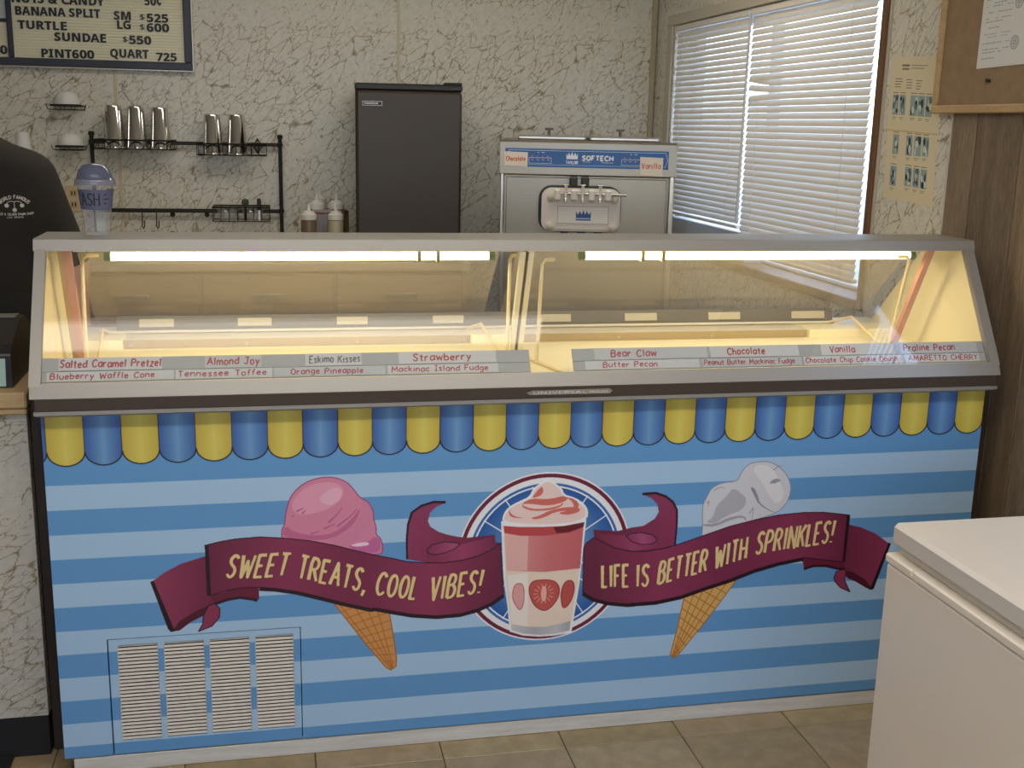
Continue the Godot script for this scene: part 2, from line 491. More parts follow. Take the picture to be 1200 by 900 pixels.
# ---------------------------------------------------------------- the print on the freezer front (millimetres: x from the middle, y from the floor)
const ART := {
	"tail_l": [-910, 491, -883, 511, -846, 530, -789, 546, -785, 450, -774, 431, -824, 411, -857, 391, -868, 372, -876, 377],
	"tail_l_edge": [-913, 491, -906, 494, -868, 377, -863, 370, -874, 368, -880, 376],
	"tail_l_under": [-869, 371, -856, 392, -823, 412, -785, 429, -802, 403, -830, 389, -856, 370],
	"curl_l": [-802, 403, -790, 426, -776, 431, -765, 417, -767, 396, -784, 376, -814, 365, -804, 383],
	"fold_l": [-786, 449, -741, 460, -678, 461, -678, 434, -693, 436, -720, 442, -747, 440, -776, 430],
	"fold_l_line": [-776, 429, -747, 438, -720, 441, -693, 435, -682, 431],
	"rib_l": [-786, 572, -756, 578, -726, 582, -672, 584, -618, 578, -563, 569, -508, 555, -452, 537, -413, 525, -374, 515, -340, 505, -301, 500, -255, 497, -209, 501, -169, 510, -135, 527, -119, 539, -109, 407, -138, 387, -173, 373, -214, 365, -271, 364, -329, 371, -369, 381, -414, 393, -425, 393, -481, 410, -538, 428, -593, 446, -643, 458, -676, 463, -719, 464, -752, 459, -785, 450],
	"rib_l_line": [-677, 459, -643, 455, -593, 444, -538, 426, -482, 407, -425, 390, -414, 391, -369, 379, -329, 369, -271, 361, -214, 362, -173, 371, -138, 385, -109, 405],
	"back_l": [-251, 646, -279, 648, -307, 640, -328, 624, -336, 595, -339, 560, -339, 511, -293, 500, -244, 496, -175, 509, -119, 538, -132, 542, -132, 560, -170, 558, -199, 556, -222, 560, -245, 566, -266, 574, -286, 588, -292, 602, -287, 622, -273, 636],
	"back_l_tip": [-251, 645, -279, 647, -307, 640, -328, 624, -335, 604, -313, 594, -291, 588, -292, 602, -287, 622, -273, 636],
	"loop_l": [-293, 500, -295, 531, -281, 544, -250, 549, -224, 545, -210, 541, -176, 548, -132, 558, -132, 542, -120, 537, -163, 514, -204, 502, -250, 496],
	"loop_l_in": [-294, 533, -281, 544, -250, 549, -224, 545, -215, 541, -227, 531, -250, 522, -273, 518, -290, 522],
	"back_l_line": [-251, 646, -279, 648, -307, 640, -329, 625, -338, 596, -341, 560, -340, 511],
	"rib_r": [85, 515, 91, 527, 110, 540, 132, 527, 163, 510, 206, 499, 243, 497, 287, 502, 331, 512, 393, 531, 456, 550, 520, 563, 585, 573, 650, 576, 704, 574, 770, 564, 768, 438, 661, 456, 595, 447, 530, 432, 466, 410, 402, 393, 339, 374, 275, 364, 212, 363, 200, 362, 151, 370, 113, 382, 87, 400],
	"rib_r_line": [87, 397, 114, 379, 151, 367, 200, 359, 212, 359, 275, 360, 339, 370, 402, 389, 466, 406, 530, 428, 595, 443, 659, 452],
	"tail_r": [774, 538, 809, 529, 852, 510, 894, 480, 857, 360, 837, 384, 800, 406, 772, 420, 768, 438],
	"tail_r_edge": [892, 484, 898, 479, 862, 358, 852, 357, 843, 363, 854, 365],
	"tail_r_under": [775, 417, 800, 408, 837, 385, 856, 361, 843, 362, 810, 382, 788, 392, 779, 401],
	"curl_r": [748, 397, 753, 413, 771, 418, 781, 414, 778, 388, 796, 355, 768, 369, 752, 386],
	"fold_r": [657, 453, 768, 442, 777, 421, 758, 422, 723, 432, 689, 434, 663, 425],
	"fold_r_line": [663, 425, 689, 432, 723, 430, 758, 420, 777, 419],
	"back_r": [226, 643, 260, 644, 286, 635, 304, 619, 315, 599, 317, 564, 314, 510, 271, 498, 206, 495, 163, 508, 126, 523, 90, 525, 110, 540, 108, 560, 167, 553, 204, 560, 233, 563, 261, 580, 270, 597, 265, 617, 249, 633],
	"back_r_tip": [226, 643, 260, 644, 286, 635, 307, 612, 279, 584, 264, 584, 270, 597, 265, 617, 249, 633],
	"loop_r": [269, 505, 269, 525, 256, 539, 228, 546, 204, 546, 180, 541, 131, 548, 110, 559, 110, 540, 132, 526, 163, 509, 206, 498],
	"loop_r_in": [269, 528, 256, 539, 228, 546, 204, 545, 189, 540, 205, 524, 230, 515, 255, 515, 267, 521],
	"back_r_line": [226, 644, 260, 645, 286, 635, 305, 620, 316, 599, 318, 564, 316, 510],
	"scoop_l": [-624, 584, -623, 601, -617, 610, -615, 633, -608, 662, -597, 685, -572, 707, -539, 718, -506, 718, -478, 706, -462, 687, -448, 666, -429, 656, -418, 635, -417, 611, -411, 593, -412, 575, -401, 566, -395, 541, -401, 524, -452, 533, -508, 551, -563, 566, -624, 576],
	"scoop_l_hi": [-604, 656, -583, 687, -550, 705, -506, 707, -484, 691, -487, 668, -512, 646, -551, 633, -590, 631],
	"scoop_l_hi2": [-542, 665, -526, 684, -501, 695, -487, 686, -493, 662, -518, 649],
	"scoop_l_dk": [-617, 610, -596, 591, -552, 580, -508, 583, -468, 614, -448, 643, -449, 628, -468, 596, -513, 570, -563, 570, -623, 580],
	"scoop_l_flap": [-530, 564, -491, 580, -451, 613, -441, 648, -447, 665, -429, 655, -418, 635, -421, 606, -441, 577, -469, 554, -486, 549],
	"scoop_l_bit": [-480, 548, -452, 560, -427, 559, -418, 571, -404, 566, -400, 548, -407, 532, -430, 531],
	"scoop_l_hi3": [-474, 552, -449, 559, -429, 558, -427, 551, -452, 548],
	"cone_l": [-516, 422, -453, 398, -382, 381, -374, 333, -365, 267, -366, 243, -378, 234, -390, 242, -444, 316],
	"cone_r": [348, 373, 402, 395, 482, 406, 438, 343, 396, 286, 338, 213, 329, 209, 320, 218, 334, 285],
	"scoop_r": [384, 525, 385, 554, 382, 586, 382, 611, 393, 633, 401, 651, 429, 664, 468, 665, 474, 683, 490, 707, 522, 714, 554, 711, 589, 687, 607, 658, 611, 632, 602, 601, 578, 579, 546, 570, 501, 558, 456, 547, 394, 525],
	"scoop_r_g1": [417, 606, 444, 630, 456, 649, 476, 638, 497, 618, 486, 590, 448, 580, 417, 559, 391, 563, 410, 575],
	"scoop_r_g2": [501, 650, 514, 646, 525, 623, 530, 607, 557, 587, 578, 578, 558, 584, 527, 604, 516, 624],
	"scoop_r_g3": [549, 654, 564, 669, 584, 664, 568, 658],
	"scoop_r_hi": [504, 694, 522, 707, 555, 698, 585, 653, 594, 620, 576, 599, 555, 622, 532, 661],
	"scoop_r_g4": [385, 560, 417, 558, 455, 575, 493, 577, 501, 558, 487, 573, 455, 566, 418, 551, 385, 554],
	"cup": [-119, 593, -110, 450, -99, 375, -92, 311, -59, 298, -17, 292, 19, 292, 62, 297, 78, 426, 89, 588],
	"cup_in": [-113, 581, -105, 450, -95, 375, -88, 315, -58, 303, -17, 297, 19, 297, 57, 303, 74, 426, 84, 578, 34, 573, -13, 573, -72, 576],
	"cup_sauce": [-113, 581, -72, 576, -13, 573, 34, 573, 84, 580, 82, 568, 47, 555, -12, 551, -71, 554, -110, 563],
	"cup_dark": [8, 571, 46, 574, 84, 580, 82, 568, 47, 557, 17, 556],
	"cup_pink": [-110, 563, -71, 554, -12, 551, 47, 555, 82, 568, 78, 463, -10, 459, -103, 468],
	"cup_pinklit": [-110, 563, -52, 553, -53, 465, -103, 468],
	"cup_base": [-88, 330, -54, 321, -5, 317, 31, 322, 58, 328, 57, 303, 19, 297, -17, 297, -58, 303, -87, 315],
	"cup_cream_hi": [-101, 456, -51, 459, -48, 322, -87, 331],
	"whip": [-117, 590, -114, 611, -101, 628, -73, 642, -53, 650, -44, 670, -25, 684, -11, 692, 6, 684, 27, 667, 32, 652, 59, 643, 81, 628, 93, 610, 92, 587, 46, 575, -13, 575, -72, 580],
	"whip_in": [-113, 593, -110, 609, -96, 625, -70, 637, -47, 646, -39, 667, -23, 679, -10, 686, 4, 680, 22, 665, 27, 649, 56, 638, 77, 624, 87, 608, 85, 590, 46, 580, -13, 580, -72, 585],
	"sw1": [-22, 676, -36, 661, -47, 646, -27, 650, -18, 660],
	"sw2": [-47, 646, -15, 642, 11, 644, 32, 649, 44, 639, 15, 628, -15, 626, -50, 633, -73, 633, -49, 620, -14, 618, 21, 624, 32, 634, 27, 622, -2, 614, -43, 614, -67, 623, -70, 634],
	"sw3": [-93, 628, -101, 619, -90, 604, -61, 597, -96, 601, -102, 616],
	"sw4": [-49, 597, -26, 602, -2, 614, 39, 621, 74, 616, 69, 605, 39, 600, 16, 606, 45, 612, 10, 609, -14, 597, -37, 593],
	"sw5": [32, 647, 62, 638, 71, 620, 57, 608, 45, 612, 59, 620, 50, 636],
	"berry1": [-88, 406, -83, 431, -71, 435, -62, 429, -58, 407, -60, 379, -67, 363, -76, 374, -85, 390],
	"berry2": [-48, 422, -39, 438, -15, 440, 15, 436, 29, 418, 27, 392, 11, 368, -8, 357, -31, 371, -44, 396],
	"berry3": [32, 404, 39, 428, 51, 435, 63, 430, 66, 408, 60, 383, 48, 365, 38, 363, 34, 379],
	"t_l": [-749, 492, -685, 488, -621, 489, -587, 480, -521, 461, -471, 446, -439, 436, -402, 426, -380, 420, -312, 409, -284, 405, -227, 410, -167, 417],
	"t_r": [134, 411, 203, 408, 223, 407, 253, 406, 286, 411, 341, 424, 402, 437, 429, 444, 504, 464, 533, 473, 630, 484, 736, 494],}

func art(key: String, times := 0) -> PackedVector2Array:
	var p := pv(ART[key])
	return soft(p, times) if times else p

func front_print() -> ImageTexture:
	var cv := Canvas.new(-1118, 875.7, 2236, 800.1, 2048, rgb(104, 162, 216))
	# wide stripes
	for i in 6:
		cv.rect(-1120, 104 + i * 112.6, 2240, 56.4, rgb(176, 210, 240))
	# scalloped awning
	var ink := rgb(24, 24, 34)
	var yel := ramp([rgb(204, 178, 70), rgb(226, 212, 104), rgb(206, 180, 72)])
	var blu := ramp([rgb(62, 102, 172), rgb(116, 164, 210), rgb(64, 104, 174)])
	for i in 31:
		var x := -1187.0 + i * 76.85
		var p := PackedVector2Array([Vector2(x, 900), Vector2(x, 797)])
		var low := PackedVector2Array()
		for j in 17:
			var a := PI + PI * j / 16.0
			low.append(Vector2(x + 38.4 + 38.4 * cos(a), 797 + 31 * sin(a)))
		p.append_array(low)
		p.append(Vector2(x + 76.85, 900))
		cv.poly(p, Color.WHITE, yel if i % 2 == 1 else blu, Vector2(x, 0), Vector2(x + 76.85, 0))
		low.append(Vector2(x + 76.85, 900))
		cv.line(low, 2.6, ink)
	# scoops and cones
	var cone := func(a: Vector2, b: Vector2, side: float, key: String) -> void:
		var p := art(key)
		cv.poly(p, rgb(218, 154, 90) if key == "cone_l" else rgb(226, 180, 104))
		var d := (b - a).normalized()
		for i in 9:
			var m := a.lerp(b, i / 9.0)
			var w := lerpf(side, 4.0, i / 9.0)
			var n := d.orthogonal()
			for cut in Geometry2D.intersect_polyline_with_polygon(PackedVector2Array([m - n * w + d * 8, m + n * w - d * 8]), p): cv.line(cut, 2.4, rgb(188, 116, 50))
		for i in [-1.0, -0.33, 0.33, 1.0]:
			for cut in Geometry2D.intersect_polyline_with_polygon(PackedVector2Array([a + d.orthogonal() * side * i * 0.6 - d * 30, b + d.orthogonal() * 3.0 * i]), p): cv.line(cut, 2.4, rgb(188, 116, 50))
		p.append(p[0])
		cv.line(p, 2.4, rgb(176, 106, 44))
	cone.call(Vector2(-450, 404), Vector2(-375, 238), 70.0, "cone_l")
	cone.call(Vector2(415, 400), Vector2(328, 213), 66.0, "cone_r")
	var s := art("scoop_l", 1)
	cv.poly(s, rgb(226, 142, 172))
	cv.poly(art("scoop_l_dk", 1), rgb(206, 112, 150))
	cv.poly(art("scoop_l_hi", 1), rgb(236, 164, 190))
	cv.poly(art("scoop_l_hi2", 1), rgb(244, 186, 206))
	cv.poly(art("scoop_l_flap", 1), rgb(222, 140, 172))
	cv.poly(art("scoop_l_bit", 1), rgb(206, 110, 164))
	cv.poly(art("scoop_l_hi3", 1), rgb(250, 222, 232))
	for q in [[-590, 640, -575, 648], [-600, 628, -596, 632], [-578, 634, -570, 642], [-520, 610, -500, 628, -488, 645], [-530, 596, -505, 606], [-560, 585, -540, 590], [-500, 600, -470, 622, -455, 640]]:
		cv.line(soft(pv(q), 1, false), 4.5, rgb(196, 100, 138), 1.5)
	s.append(s[0])
	cv.line(s, 2.4, rgb(170, 76, 120))
	s = art("scoop_r", 1)
	cv.poly(s, rgb(222, 222, 228))
	cv.poly(art("scoop_r_hi", 1), rgb(238, 236, 238))
	cv.poly(art("scoop_r_g1", 1), rgb(188, 188, 196))
	cv.poly(art("scoop_r_g4", 1), rgb(172, 172, 182))
	cv.poly(art("scoop_r_g2", 1), rgb(150, 150, 160))
	cv.poly(art("scoop_r_g3", 1), rgb(160, 160, 168))
	for q in [[408, 644, 420, 652, 436, 650], [392, 612, 398, 620, 396, 604], [560, 690, 574, 701, 584, 700], [563, 656, 582, 662], [505, 580, 516, 600, 512, 560]]:
		cv.line(soft(pv(q), 1, false), 3.0, rgb(168, 168, 178), 1.2)
	s.append(s[0])
	cv.line(s, 2.0, rgb(150, 150, 162))
	# badge
	var c := Vector2(-10, 496)
	cv.oval(c, 213, 213, rgb(248, 248, 250))
	cv.oval(c, 209, 209, rgb(112, 30, 62))
	cv.oval(c, 200, 200, rgb(248, 248, 250))
	cv.oval(c, 186, 186, rgb(58, 116, 190))
	cv.oval(c, 180, 180, rgb(248, 248, 250))
	for i in 24:
		var r := 176.0 - i * 7.0
		cv.oval(c, r, r, rgb(44, 98, 172).lerp(rgb(178, 214, 242), i / 23.0))
	for i in 16:
		var d := Vector2.from_angle(TAU * (i + 0.5) / 16.0)
		cv.line(PackedVector2Array([c + d * 60, c + d * 181]), 3.0, rgb(244, 248, 252))
	# ribbons
	var dark := rgb(38, 18, 30)
	var deep := rgb(98, 28, 54)
	var shade := ramp([rgb(112, 40, 70), rgb(166, 70, 110), rgb(126, 46, 78)])
	for k in ["l", "r"]:
		var g := -1.0 if k == "l" else 1.0
		cv.poly(art("back_" + k), deep, ramp([rgb(108, 38, 66), rgb(154, 62, 100)]), Vector2(g * 120, 520), Vector2(g * 330, 600))
		cv.poly(art("back_" + k + "_tip"), rgb(146, 60, 98))
		cv.line(art("back_" + k + "_line"), 6.0, dark, 4.0)
		cv.poly(art("loop_" + k), deep, shade, Vector2(g * 110, 500), Vector2(g * 310, 510))
		cv.poly(art("loop_" + k + "_in"), rgb(150, 60, 104), ramp([rgb(120, 42, 76), rgb(176, 84, 128), rgb(128, 46, 82)]), Vector2(g * 170, 510), Vector2(g * 300, 520))
		var lo := art("loop_" + k + "_in")
		lo.append(lo[0])
		cv.line(lo, 1.8, dark)
		cv.poly(art("tail_" + k), deep, ramp([rgb(156, 62, 96), rgb(120, 42, 72)]), Vector2(g * 900, 480), Vector2(g * 780, 480))
		cv.poly(art("tail_" + k + "_under"), rgb(82, 20, 42))
		cv.poly(art("curl_" + k), rgb(148, 56, 88))
		var cu := art("curl_" + k)
		cu.append(cu[0])
		cv.line(cu, 2.2, dark)
		cv.poly(art("tail_" + k + "_edge"), dark)
		cv.poly(art("fold_" + k), rgb(112, 30, 60))
		cv.line(PackedVector2Array([art("fold_" + k)[1], art("fold_" + k)[2] if k == "l" else art("fold_" + k)[0]]), 16.0, rgb(112, 30, 60))
		cv.line(art("fold_" + k + "_line"), 6.0, dark)
		var edge := art("rib_" + k)
		cv.line(PackedVector2Array([edge[0], edge[edge.size() - 1]]) if k == "l" else PackedVector2Array([edge[15], edge[16]]), 14.0, dark)
		cv.poly(art("rib_" + k), deep, ramp([rgb(112, 40, 70), rgb(150, 58, 94), rgb(128, 46, 80), rgb(148, 56, 92), rgb(114, 40, 70)]), Vector2(g * 110, 450), Vector2(g * 790, 500))
		var ri := art("rib_" + k)
		ri.append(ri[0])
		cv.line(ri, 2.2, dark)
		cv.line(art("rib_" + k + "_line"), 9.0, dark)
	# cup with a swirl of cream
	cv.poly(art("cup"), rgb(250, 250, 252))
	cv.poly(art("cup_in"), rgb(246, 226, 206))
	cv.poly(art("cup_cream_hi"), rgb(250, 240, 232))
	cv.poly(art("cup_pink"), Color.WHITE, ramp([rgb(232, 164, 162), rgb(216, 122, 124), rgb(210, 104, 110)]), Vector2(-100, 500), Vector2(100, 500))
	cv.poly(art("cup_pinklit"), rgb(240, 188, 182))
	cv.poly(art("cup_sauce"), rgb(200, 78, 84))
	cv.poly(art("cup_dark"), rgb(112, 34, 44))
	cv.poly(art("cup_base"), Color.WHITE, ramp([rgb(214, 214, 218), rgb(186, 186, 192), rgb(206, 206, 210), rgb(160, 160, 168)]), Vector2(-90, 300), Vector2(80, 300))
	for i in 3:
		var b := art("berry%d" % (i + 1), 2)
		cv.poly(b, [rgb(234, 172, 170), rgb(204, 92, 88), rgb(196, 88, 84)][i])
		var m := Vector2.ZERO
		for q in b: m += q / b.size()
		if i == 1:
			for j in 14:
				var d := Vector2.from_angle(TAU * j / 14)
				cv.line(PackedVector2Array([m + d * 14, m + d * 26]), 2.0, rgb(244, 176, 160))
			cv.oval(m, 7, 20, rgb(244, 190, 176))
		b.append(b[0])
		cv.line(b, 2.0, [rgb(198, 100, 100), rgb(150, 34, 40), rgb(140, 34, 40)][i])
	cv.poly(art("whip", 1), rgb(252, 252, 252))
	cv.poly(art("whip_in", 1), rgb(248, 222, 214))
	for k in ["sw1", "sw2", "sw3", "sw4", "sw5"]:
		cv.poly(art(k, 1), rgb(222, 116, 106))
	# lettering on the ribbons
	var gold := rgb(240, 216, 152)
	var tl := art("t_l")
	var tr := art("t_r")
	var line := func(x: float, word: String, w: float, h: float, base: PackedVector2Array, slant: float) -> void:
		hand(cv, word, w, func(q: Vector2) -> Vector2: return Vector2(x + q.x + slant * q.y * h + 1.5, along(base, x + q.x) + q.y * h - 1.5), 8.4, rgb(92, 30, 40), 6.4, 1.7)
		hand(cv, word, w, func(q: Vector2) -> Vector2: return Vector2(x + q.x + slant * q.y * h, along(base, x + q.x) + q.y * h), 8.4, gold, 6.2, 1.7)
	line.call(-749.0, "SWEET", 131.0, 52.0, tl, 0.27)
	line.call(-591.0, "TREATS,", 152.0, 53.0, tl, 0.22)
	line.call(-414.0, "COOL", 92.0, 54.0, tl, 0.22)
	line.call(-286.0, "V|BES!", 120.0, 57.0, tl, 0.14)
	line.call(136.0, "L|FE", 66.0, 56.0, tr, -0.04)
	line.call(223.0, "|S", 30.0, 56.0, tr, -0.02)
	line.call(278.0, "BETTER", 122.0, 57.0, tr, 0.06)
	line.call(424.0, "W|TH", 79.0, 56.0, tr, 0.04)
	line.call(530.0, "SPR|NKLES!", 204.0, 57.0, tr, 0.08)
	return cv.done()

# red marker on a grey card
func card_print(s: String, width: float, height: float, tx0: float, tx1: float, bg: Color, ink: Color, wobble: int, px := 400) -> ImageTexture:
	var cv := Canvas.new(0, height, width, height, px, bg)
	var r := RandomNumberGenerator.new()
	r.seed = wobble
	var h := height * 0.6
	var ph := r.randf() * 6.0
	hand(cv, s, tx1 - tx0, func(q: Vector2) -> Vector2: return Vector2(tx0 + q.x + q.y * h * 0.06, height * 0.24 + q.y * h + sin(q.x * 0.09 + ph) * height * 0.03), height * 0.12, ink, height * 0.095)
	return cv.done()

func poster_print() -> ImageTexture:
	var cv := Canvas.new(0, 428, 280, 428, 420, rgb(226, 214, 182))
	var ink := rgb(132, 122, 100)
	var r := RandomNumberGenerator.new()
	r.seed = 8
	cv.rect(0, 205, 280, 4, rgb(206, 184, 138))
	cv.rect(66, 398, 42, 6, ink); cv.rect(66, 388, 40, 5, ink); cv.rect(116, 400, 90, 2, ink); cv.rect(116, 392, 74, 2, ink)
	for q in [[30, 360, 52], [94, 358, 36], [150, 356, 34]]:
		for j in 4: cv.rect(q[0], q[1] - j * 8, q[2] * r.randf_range(0.6, 1.0), 2.4, ink)
	var pics := [[24, 254, 34, 60], [64, 254, 34, 60], [124, 254, 40, 60], [168, 254, 36, 60], [208, 254, 34, 60], [40, 136, 34, 60], [116, 136, 34, 60], [160, 138, 40, 58], [206, 140, 34, 56], [36, 40, 36, 60], [120, 46, 38, 56], [166, 46, 34, 56], [206, 46, 34, 56]]
	for p in pics:
		cv.rect(p[0], p[1], p[2], p[3], rgb(152, 172, 174))
		for j in 7:
			var c := Vector2(p[0] + r.randf_range(6, p[2] - 6), p[1] + r.randf_range(8, p[3] - 8))
			cv.oval(c, minf(r.randf_range(3, 9), minf(c.x - p[0], p[0] + p[2] - c.x)), minf(r.randf_range(5, 14), minf(c.y - p[1], p[1] + p[3] - c.y)), [rgb(46, 66, 78), rgb(92, 122, 134), rgb(214, 218, 208), rgb(30, 44, 54)][j % 4])
		cv.rect(p[0], p[1] + p[3] + 5, p[2] * 0.9, 2.2, ink)
		cv.rect(p[0] + 2, p[1] - 8, p[2] * 0.7, 1.8, ink); cv.rect(p[0] + 6, p[1] - 13, p[2] * 0.4, 1.8, ink)
	return cv.done()

func notice_print() -> ImageTexture:
	var cv := Canvas.new(0, 330, 255, 330, 320, rgb(232, 232, 228))
	var ink := rgb(138, 140, 144)
	var r := RandomNumberGenerator.new()
	r.seed = 4
	for j in 40:
		var y := 312.0 - j * 7.6
		if j % 5 in [2, 4]: continue
		var x := 18.0
		while x < (124 if j % 10 < 6 else 90):
			var w := r.randf_range(5, 16)
			if r.randf() < 0.75: cv.rect(x, y, minf(w, 128 - x), 1.5, ink)
			x += w + 3
	for y in [255.0, 154.0, 56.0]:
		for q in [[17.0, ink], [15.0, rgb(232, 232, 228)], [12.5, ink], [11.0, rgb(214, 214, 212)], [6.0, ink], [4.0, rgb(214, 214, 212)]]: cv.oval(Vector2(150, y), q[0], q[0], q[1])
	cv.rect(14, 170, 220, 1.2, ink)
	return cv.done()

func control_print() -> ImageTexture:
	# the blue control strip of the soft serve machine: crown, maker, model name, lamps and button frames
	var cv := Canvas.new(0, 70, 631, 70, 1024, rgb(30, 92, 160))
	var w := rgb(226, 232, 238)
	for f in [[14.0, 62.0, 604.0, 1.4], [14.0, 8.0, 604.0, 1.4]]: cv.rect(f[0], f[1], f[2], f[3], w)
	cv.line(PackedVector2Array([Vector2(14, 8), Vector2(4, 35), Vector2(14, 63)]), 1.5, w)
	cv.line(PackedVector2Array([Vector2(618, 8), Vector2(628, 35), Vector2(618, 63)]), 1.5, w)
	cv.poly(pv([236, 32, 236, 54, 241, 44, 246, 58, 252, 44, 258, 61, 264, 44, 270, 58, 275, 44, 280, 54, 280, 32]), w)
	hand(cv, "TAYLOR", 46, straight(235, 14, 11), 2.6, w)
	var m := straight(298, 29, 17, 0.0)
	hand(cv, "SOFTECH", 118, m, 5.4, w, -1.0, 1.5, 0)
	cv.rect(300, 22, 30, 1.2, w); cv.rect(372, 20, 46, 1.6, w)
	for x in [92.0, 450.0]:
		for j in 4:
			cv.oval(Vector2(x + 12 + j * 20, 41), 2.4, 2.4, rgb(240, 130, 110) if j in [0, 3] else rgb(208, 96, 96))
			cv.rect(x + 8 + j * 21, 26, 9, 1.4, w)
			cv.oval(Vector2(x + 14 + j * 20, 29), 2.0, 2.0, rgb(190, 82, 88))
		cv.line(PackedVector2Array([Vector2(x, 35), Vector2(x + 86, 35), Vector2(x + 86, 14), Vector2(x, 14), Vector2(x, 35)]), 1.3, w)
		cv.rect(x + 32, 54, 8, 1.4, w); cv.rect(x + 48, 54, 12, 2.2, w)
	return cv.done()

func plate_print() -> ImageTexture:
	var cv := Canvas.new(0, 72, 203, 72, 256, rgb(232, 228, 222))
	for f in [[2.0, 2.0, 199.0, 1.6], [2.0, 68.0, 199.0, 1.6], [2.0, 2.0, 1.6, 67.0], [199.0, 2.0, 1.6, 67.0]]: cv.rect(f[0], f[1], f[2], f[3], rgb(120, 112, 104))
	var b := rgb(44, 92, 156)
	cv.poly(pv([74, 24, 74, 50, 82, 38, 90, 52, 96, 38, 103, 55, 110, 38, 116, 52, 124, 38, 132, 50, 132, 24]), b)
	cv.rect(74, 15, 58, 6, b)
	return cv.done()

func shirt_print(bg: Color) -> ImageTexture:
	# white screen print: an arched line, three balls hung from a bracket, two lines below
	var cv := Canvas.new(-100, 80, 200, 150, 420, bg)
	var w := rgb(206, 202, 194)
	var arch := func(width: float, r: float, y: float, h: float) -> Callable:
		return func(q: Vector2) -> Vector2:
			var a := (q.x - width / 2) / r
			return Vector2(sin(a) * (r + q.y * h), y - r + cos(a) * (r + q.y * h))
	hand(cv, "WORLD FAMOUS", 150, arch.call(150.0, 92.0, 40.0, 18.0), 4.2, w)
	cv.line(soft(pv([-38, 8, -34, 20, -14, 26, 0, 22, 14, 26, 34, 20, 38, 8]), 1, false), 3.4, w)
	cv.rect(-1.7, -18, 3.4, 42, w)
	for q in [[-38.0, 2.0], [0.0, -22.0], [38.0, 2.0]]: cv.oval(Vector2(q[0], q[1]), 11, 11, w)
	hand(cv, "GOLD & SILVER PAWN SHOP", 184, func(q: Vector2) -> Vector2: return Vector2(-92 + q.x, -52 + q.y * 12 - pow((q.x - 92) / 92.0, 2) * -6), 2.6, w, -1.0, 1.2)
	hand(cv, "LAS VEGAS", 80, straight(-40, -66, 8), 2.0, w)
	return cv.done()

func cash_print(bg: Color) -> ImageTexture:
	var cv := Canvas.new(0, 56, 150, 56, 300, bg)
	var k := rgb(34, 34, 44)
	hand(cv, "CASH", 56, straight(13, 12, 34), 3.4, k, 2.6)
	cv.line(pv([80, 40, 86, 44]), 2.6, k); cv.line(pv([78, 29, 92, 30]), 2.6, k); cv.line(pv([80, 20, 86, 15]), 2.6, k)
	return cv.done()

# ---------------------------------------------------------------- materials of the place
func make_materials() -> void:
	var mt := marble(1024, 1024)
	mat("marble laminate", Color.WHITE, 0.35, 0.0, {"albedo_texture": mt, "uv1_scale": V(0.95, 0.72, 1)})
	mat("marble laminate counter", rgb(236, 232, 230), 0.35, 0.0, {"albedo_texture": mt, "uv1_scale": V(1.0, 1.0, 1), "uv1_offset": V(0.3, 0.2, 0)})
	var wt := grain(512, 512, rgb(118, 102, 84), rgb(170, 152, 130), 31)
	for i in 3: mat("grey wood panelling %d" % i, [rgb(255, 252, 248), rgb(236, 232, 226), rgb(246, 238, 228)][i], 0.5, 0.0, {"albedo_texture": wt, "uv1_scale": V(2.6, 0.32, 1), "uv1_offset": V(0.31 * i, 0.17 * i, 0)})
	mat("light oak", Color.WHITE, 0.45, 0.0, {"albedo_texture": grain(256, 256, rgb(184, 150, 104), rgb(214, 186, 142), 41), "uv1_scale": V(1.2, 9, 1)})
	for i in 3: mat("floor tile %d" % i, [rgb(255, 255, 255), rgb(240, 238, 232), rgb(250, 246, 250)][i], 0.35, 0.0, {"albedo_texture": M["floor"] if M.has("floor") else speckle(512, 512, rgb(150, 130, 96), rgb(190, 172, 134), 51), "uv1_scale": V(1.4, 1.4, 1), "uv1_offset": V(0.37 * i, 0.21 * i, 0)})
	mat("grout", rgb(84, 72, 54), 0.9)
	mat("ceiling white", rgb(226, 224, 218), 0.9)
	mat("painted wall", rgb(206, 200, 188), 0.8)
	mat("white painted wood", Color.WHITE, 0.6, 0.0, {"albedo_texture": grain(256, 256, rgb(206, 202, 194), rgb(240, 238, 232), 61, 0.3), "uv1_scale": V(0.8, 14, 1)})
	mat("steel", rgb(196, 192, 184), 0.28, 1.0)
	mat("brushed steel", rgb(156, 149, 136), 0.34, 1.0)
	mat("chrome", rgb(220, 220, 220), 0.08, 1.0)
	mat("aluminium", rgb(206, 206, 206), 0.42, 0.55)
	mat("black metal", rgb(38, 34, 30), 0.45, 0.3)
	mat("black plastic", rgb(34, 33, 32), 0.4)
	mat("black rubber", rgb(30, 30, 31), 0.7)
	mat("cream enamel", rgb(240, 230, 192), 0.4)
	mat("white plastic", rgb(226, 224, 220), 0.35)
	mat("foam", rgb(236, 236, 234), 0.7)
	mat("appliance white", rgb(226, 216, 204), 0.32)
	mat("dark seam", rgb(20, 20, 22), 0.8)
	clear("window glass", rgb(240, 248, 250, 6))
	clear("front glass", rgb(250, 250, 246, 5))
	clear("plexiglass", rgb(200, 190, 172, 44), 0.06)
	clear("clear plastic", rgb(214, 214, 222, 60), 0.08)

# ---------------------------------------------------------------- the room
const F := 0.032        # top of the floor
const TILE := 0.2983

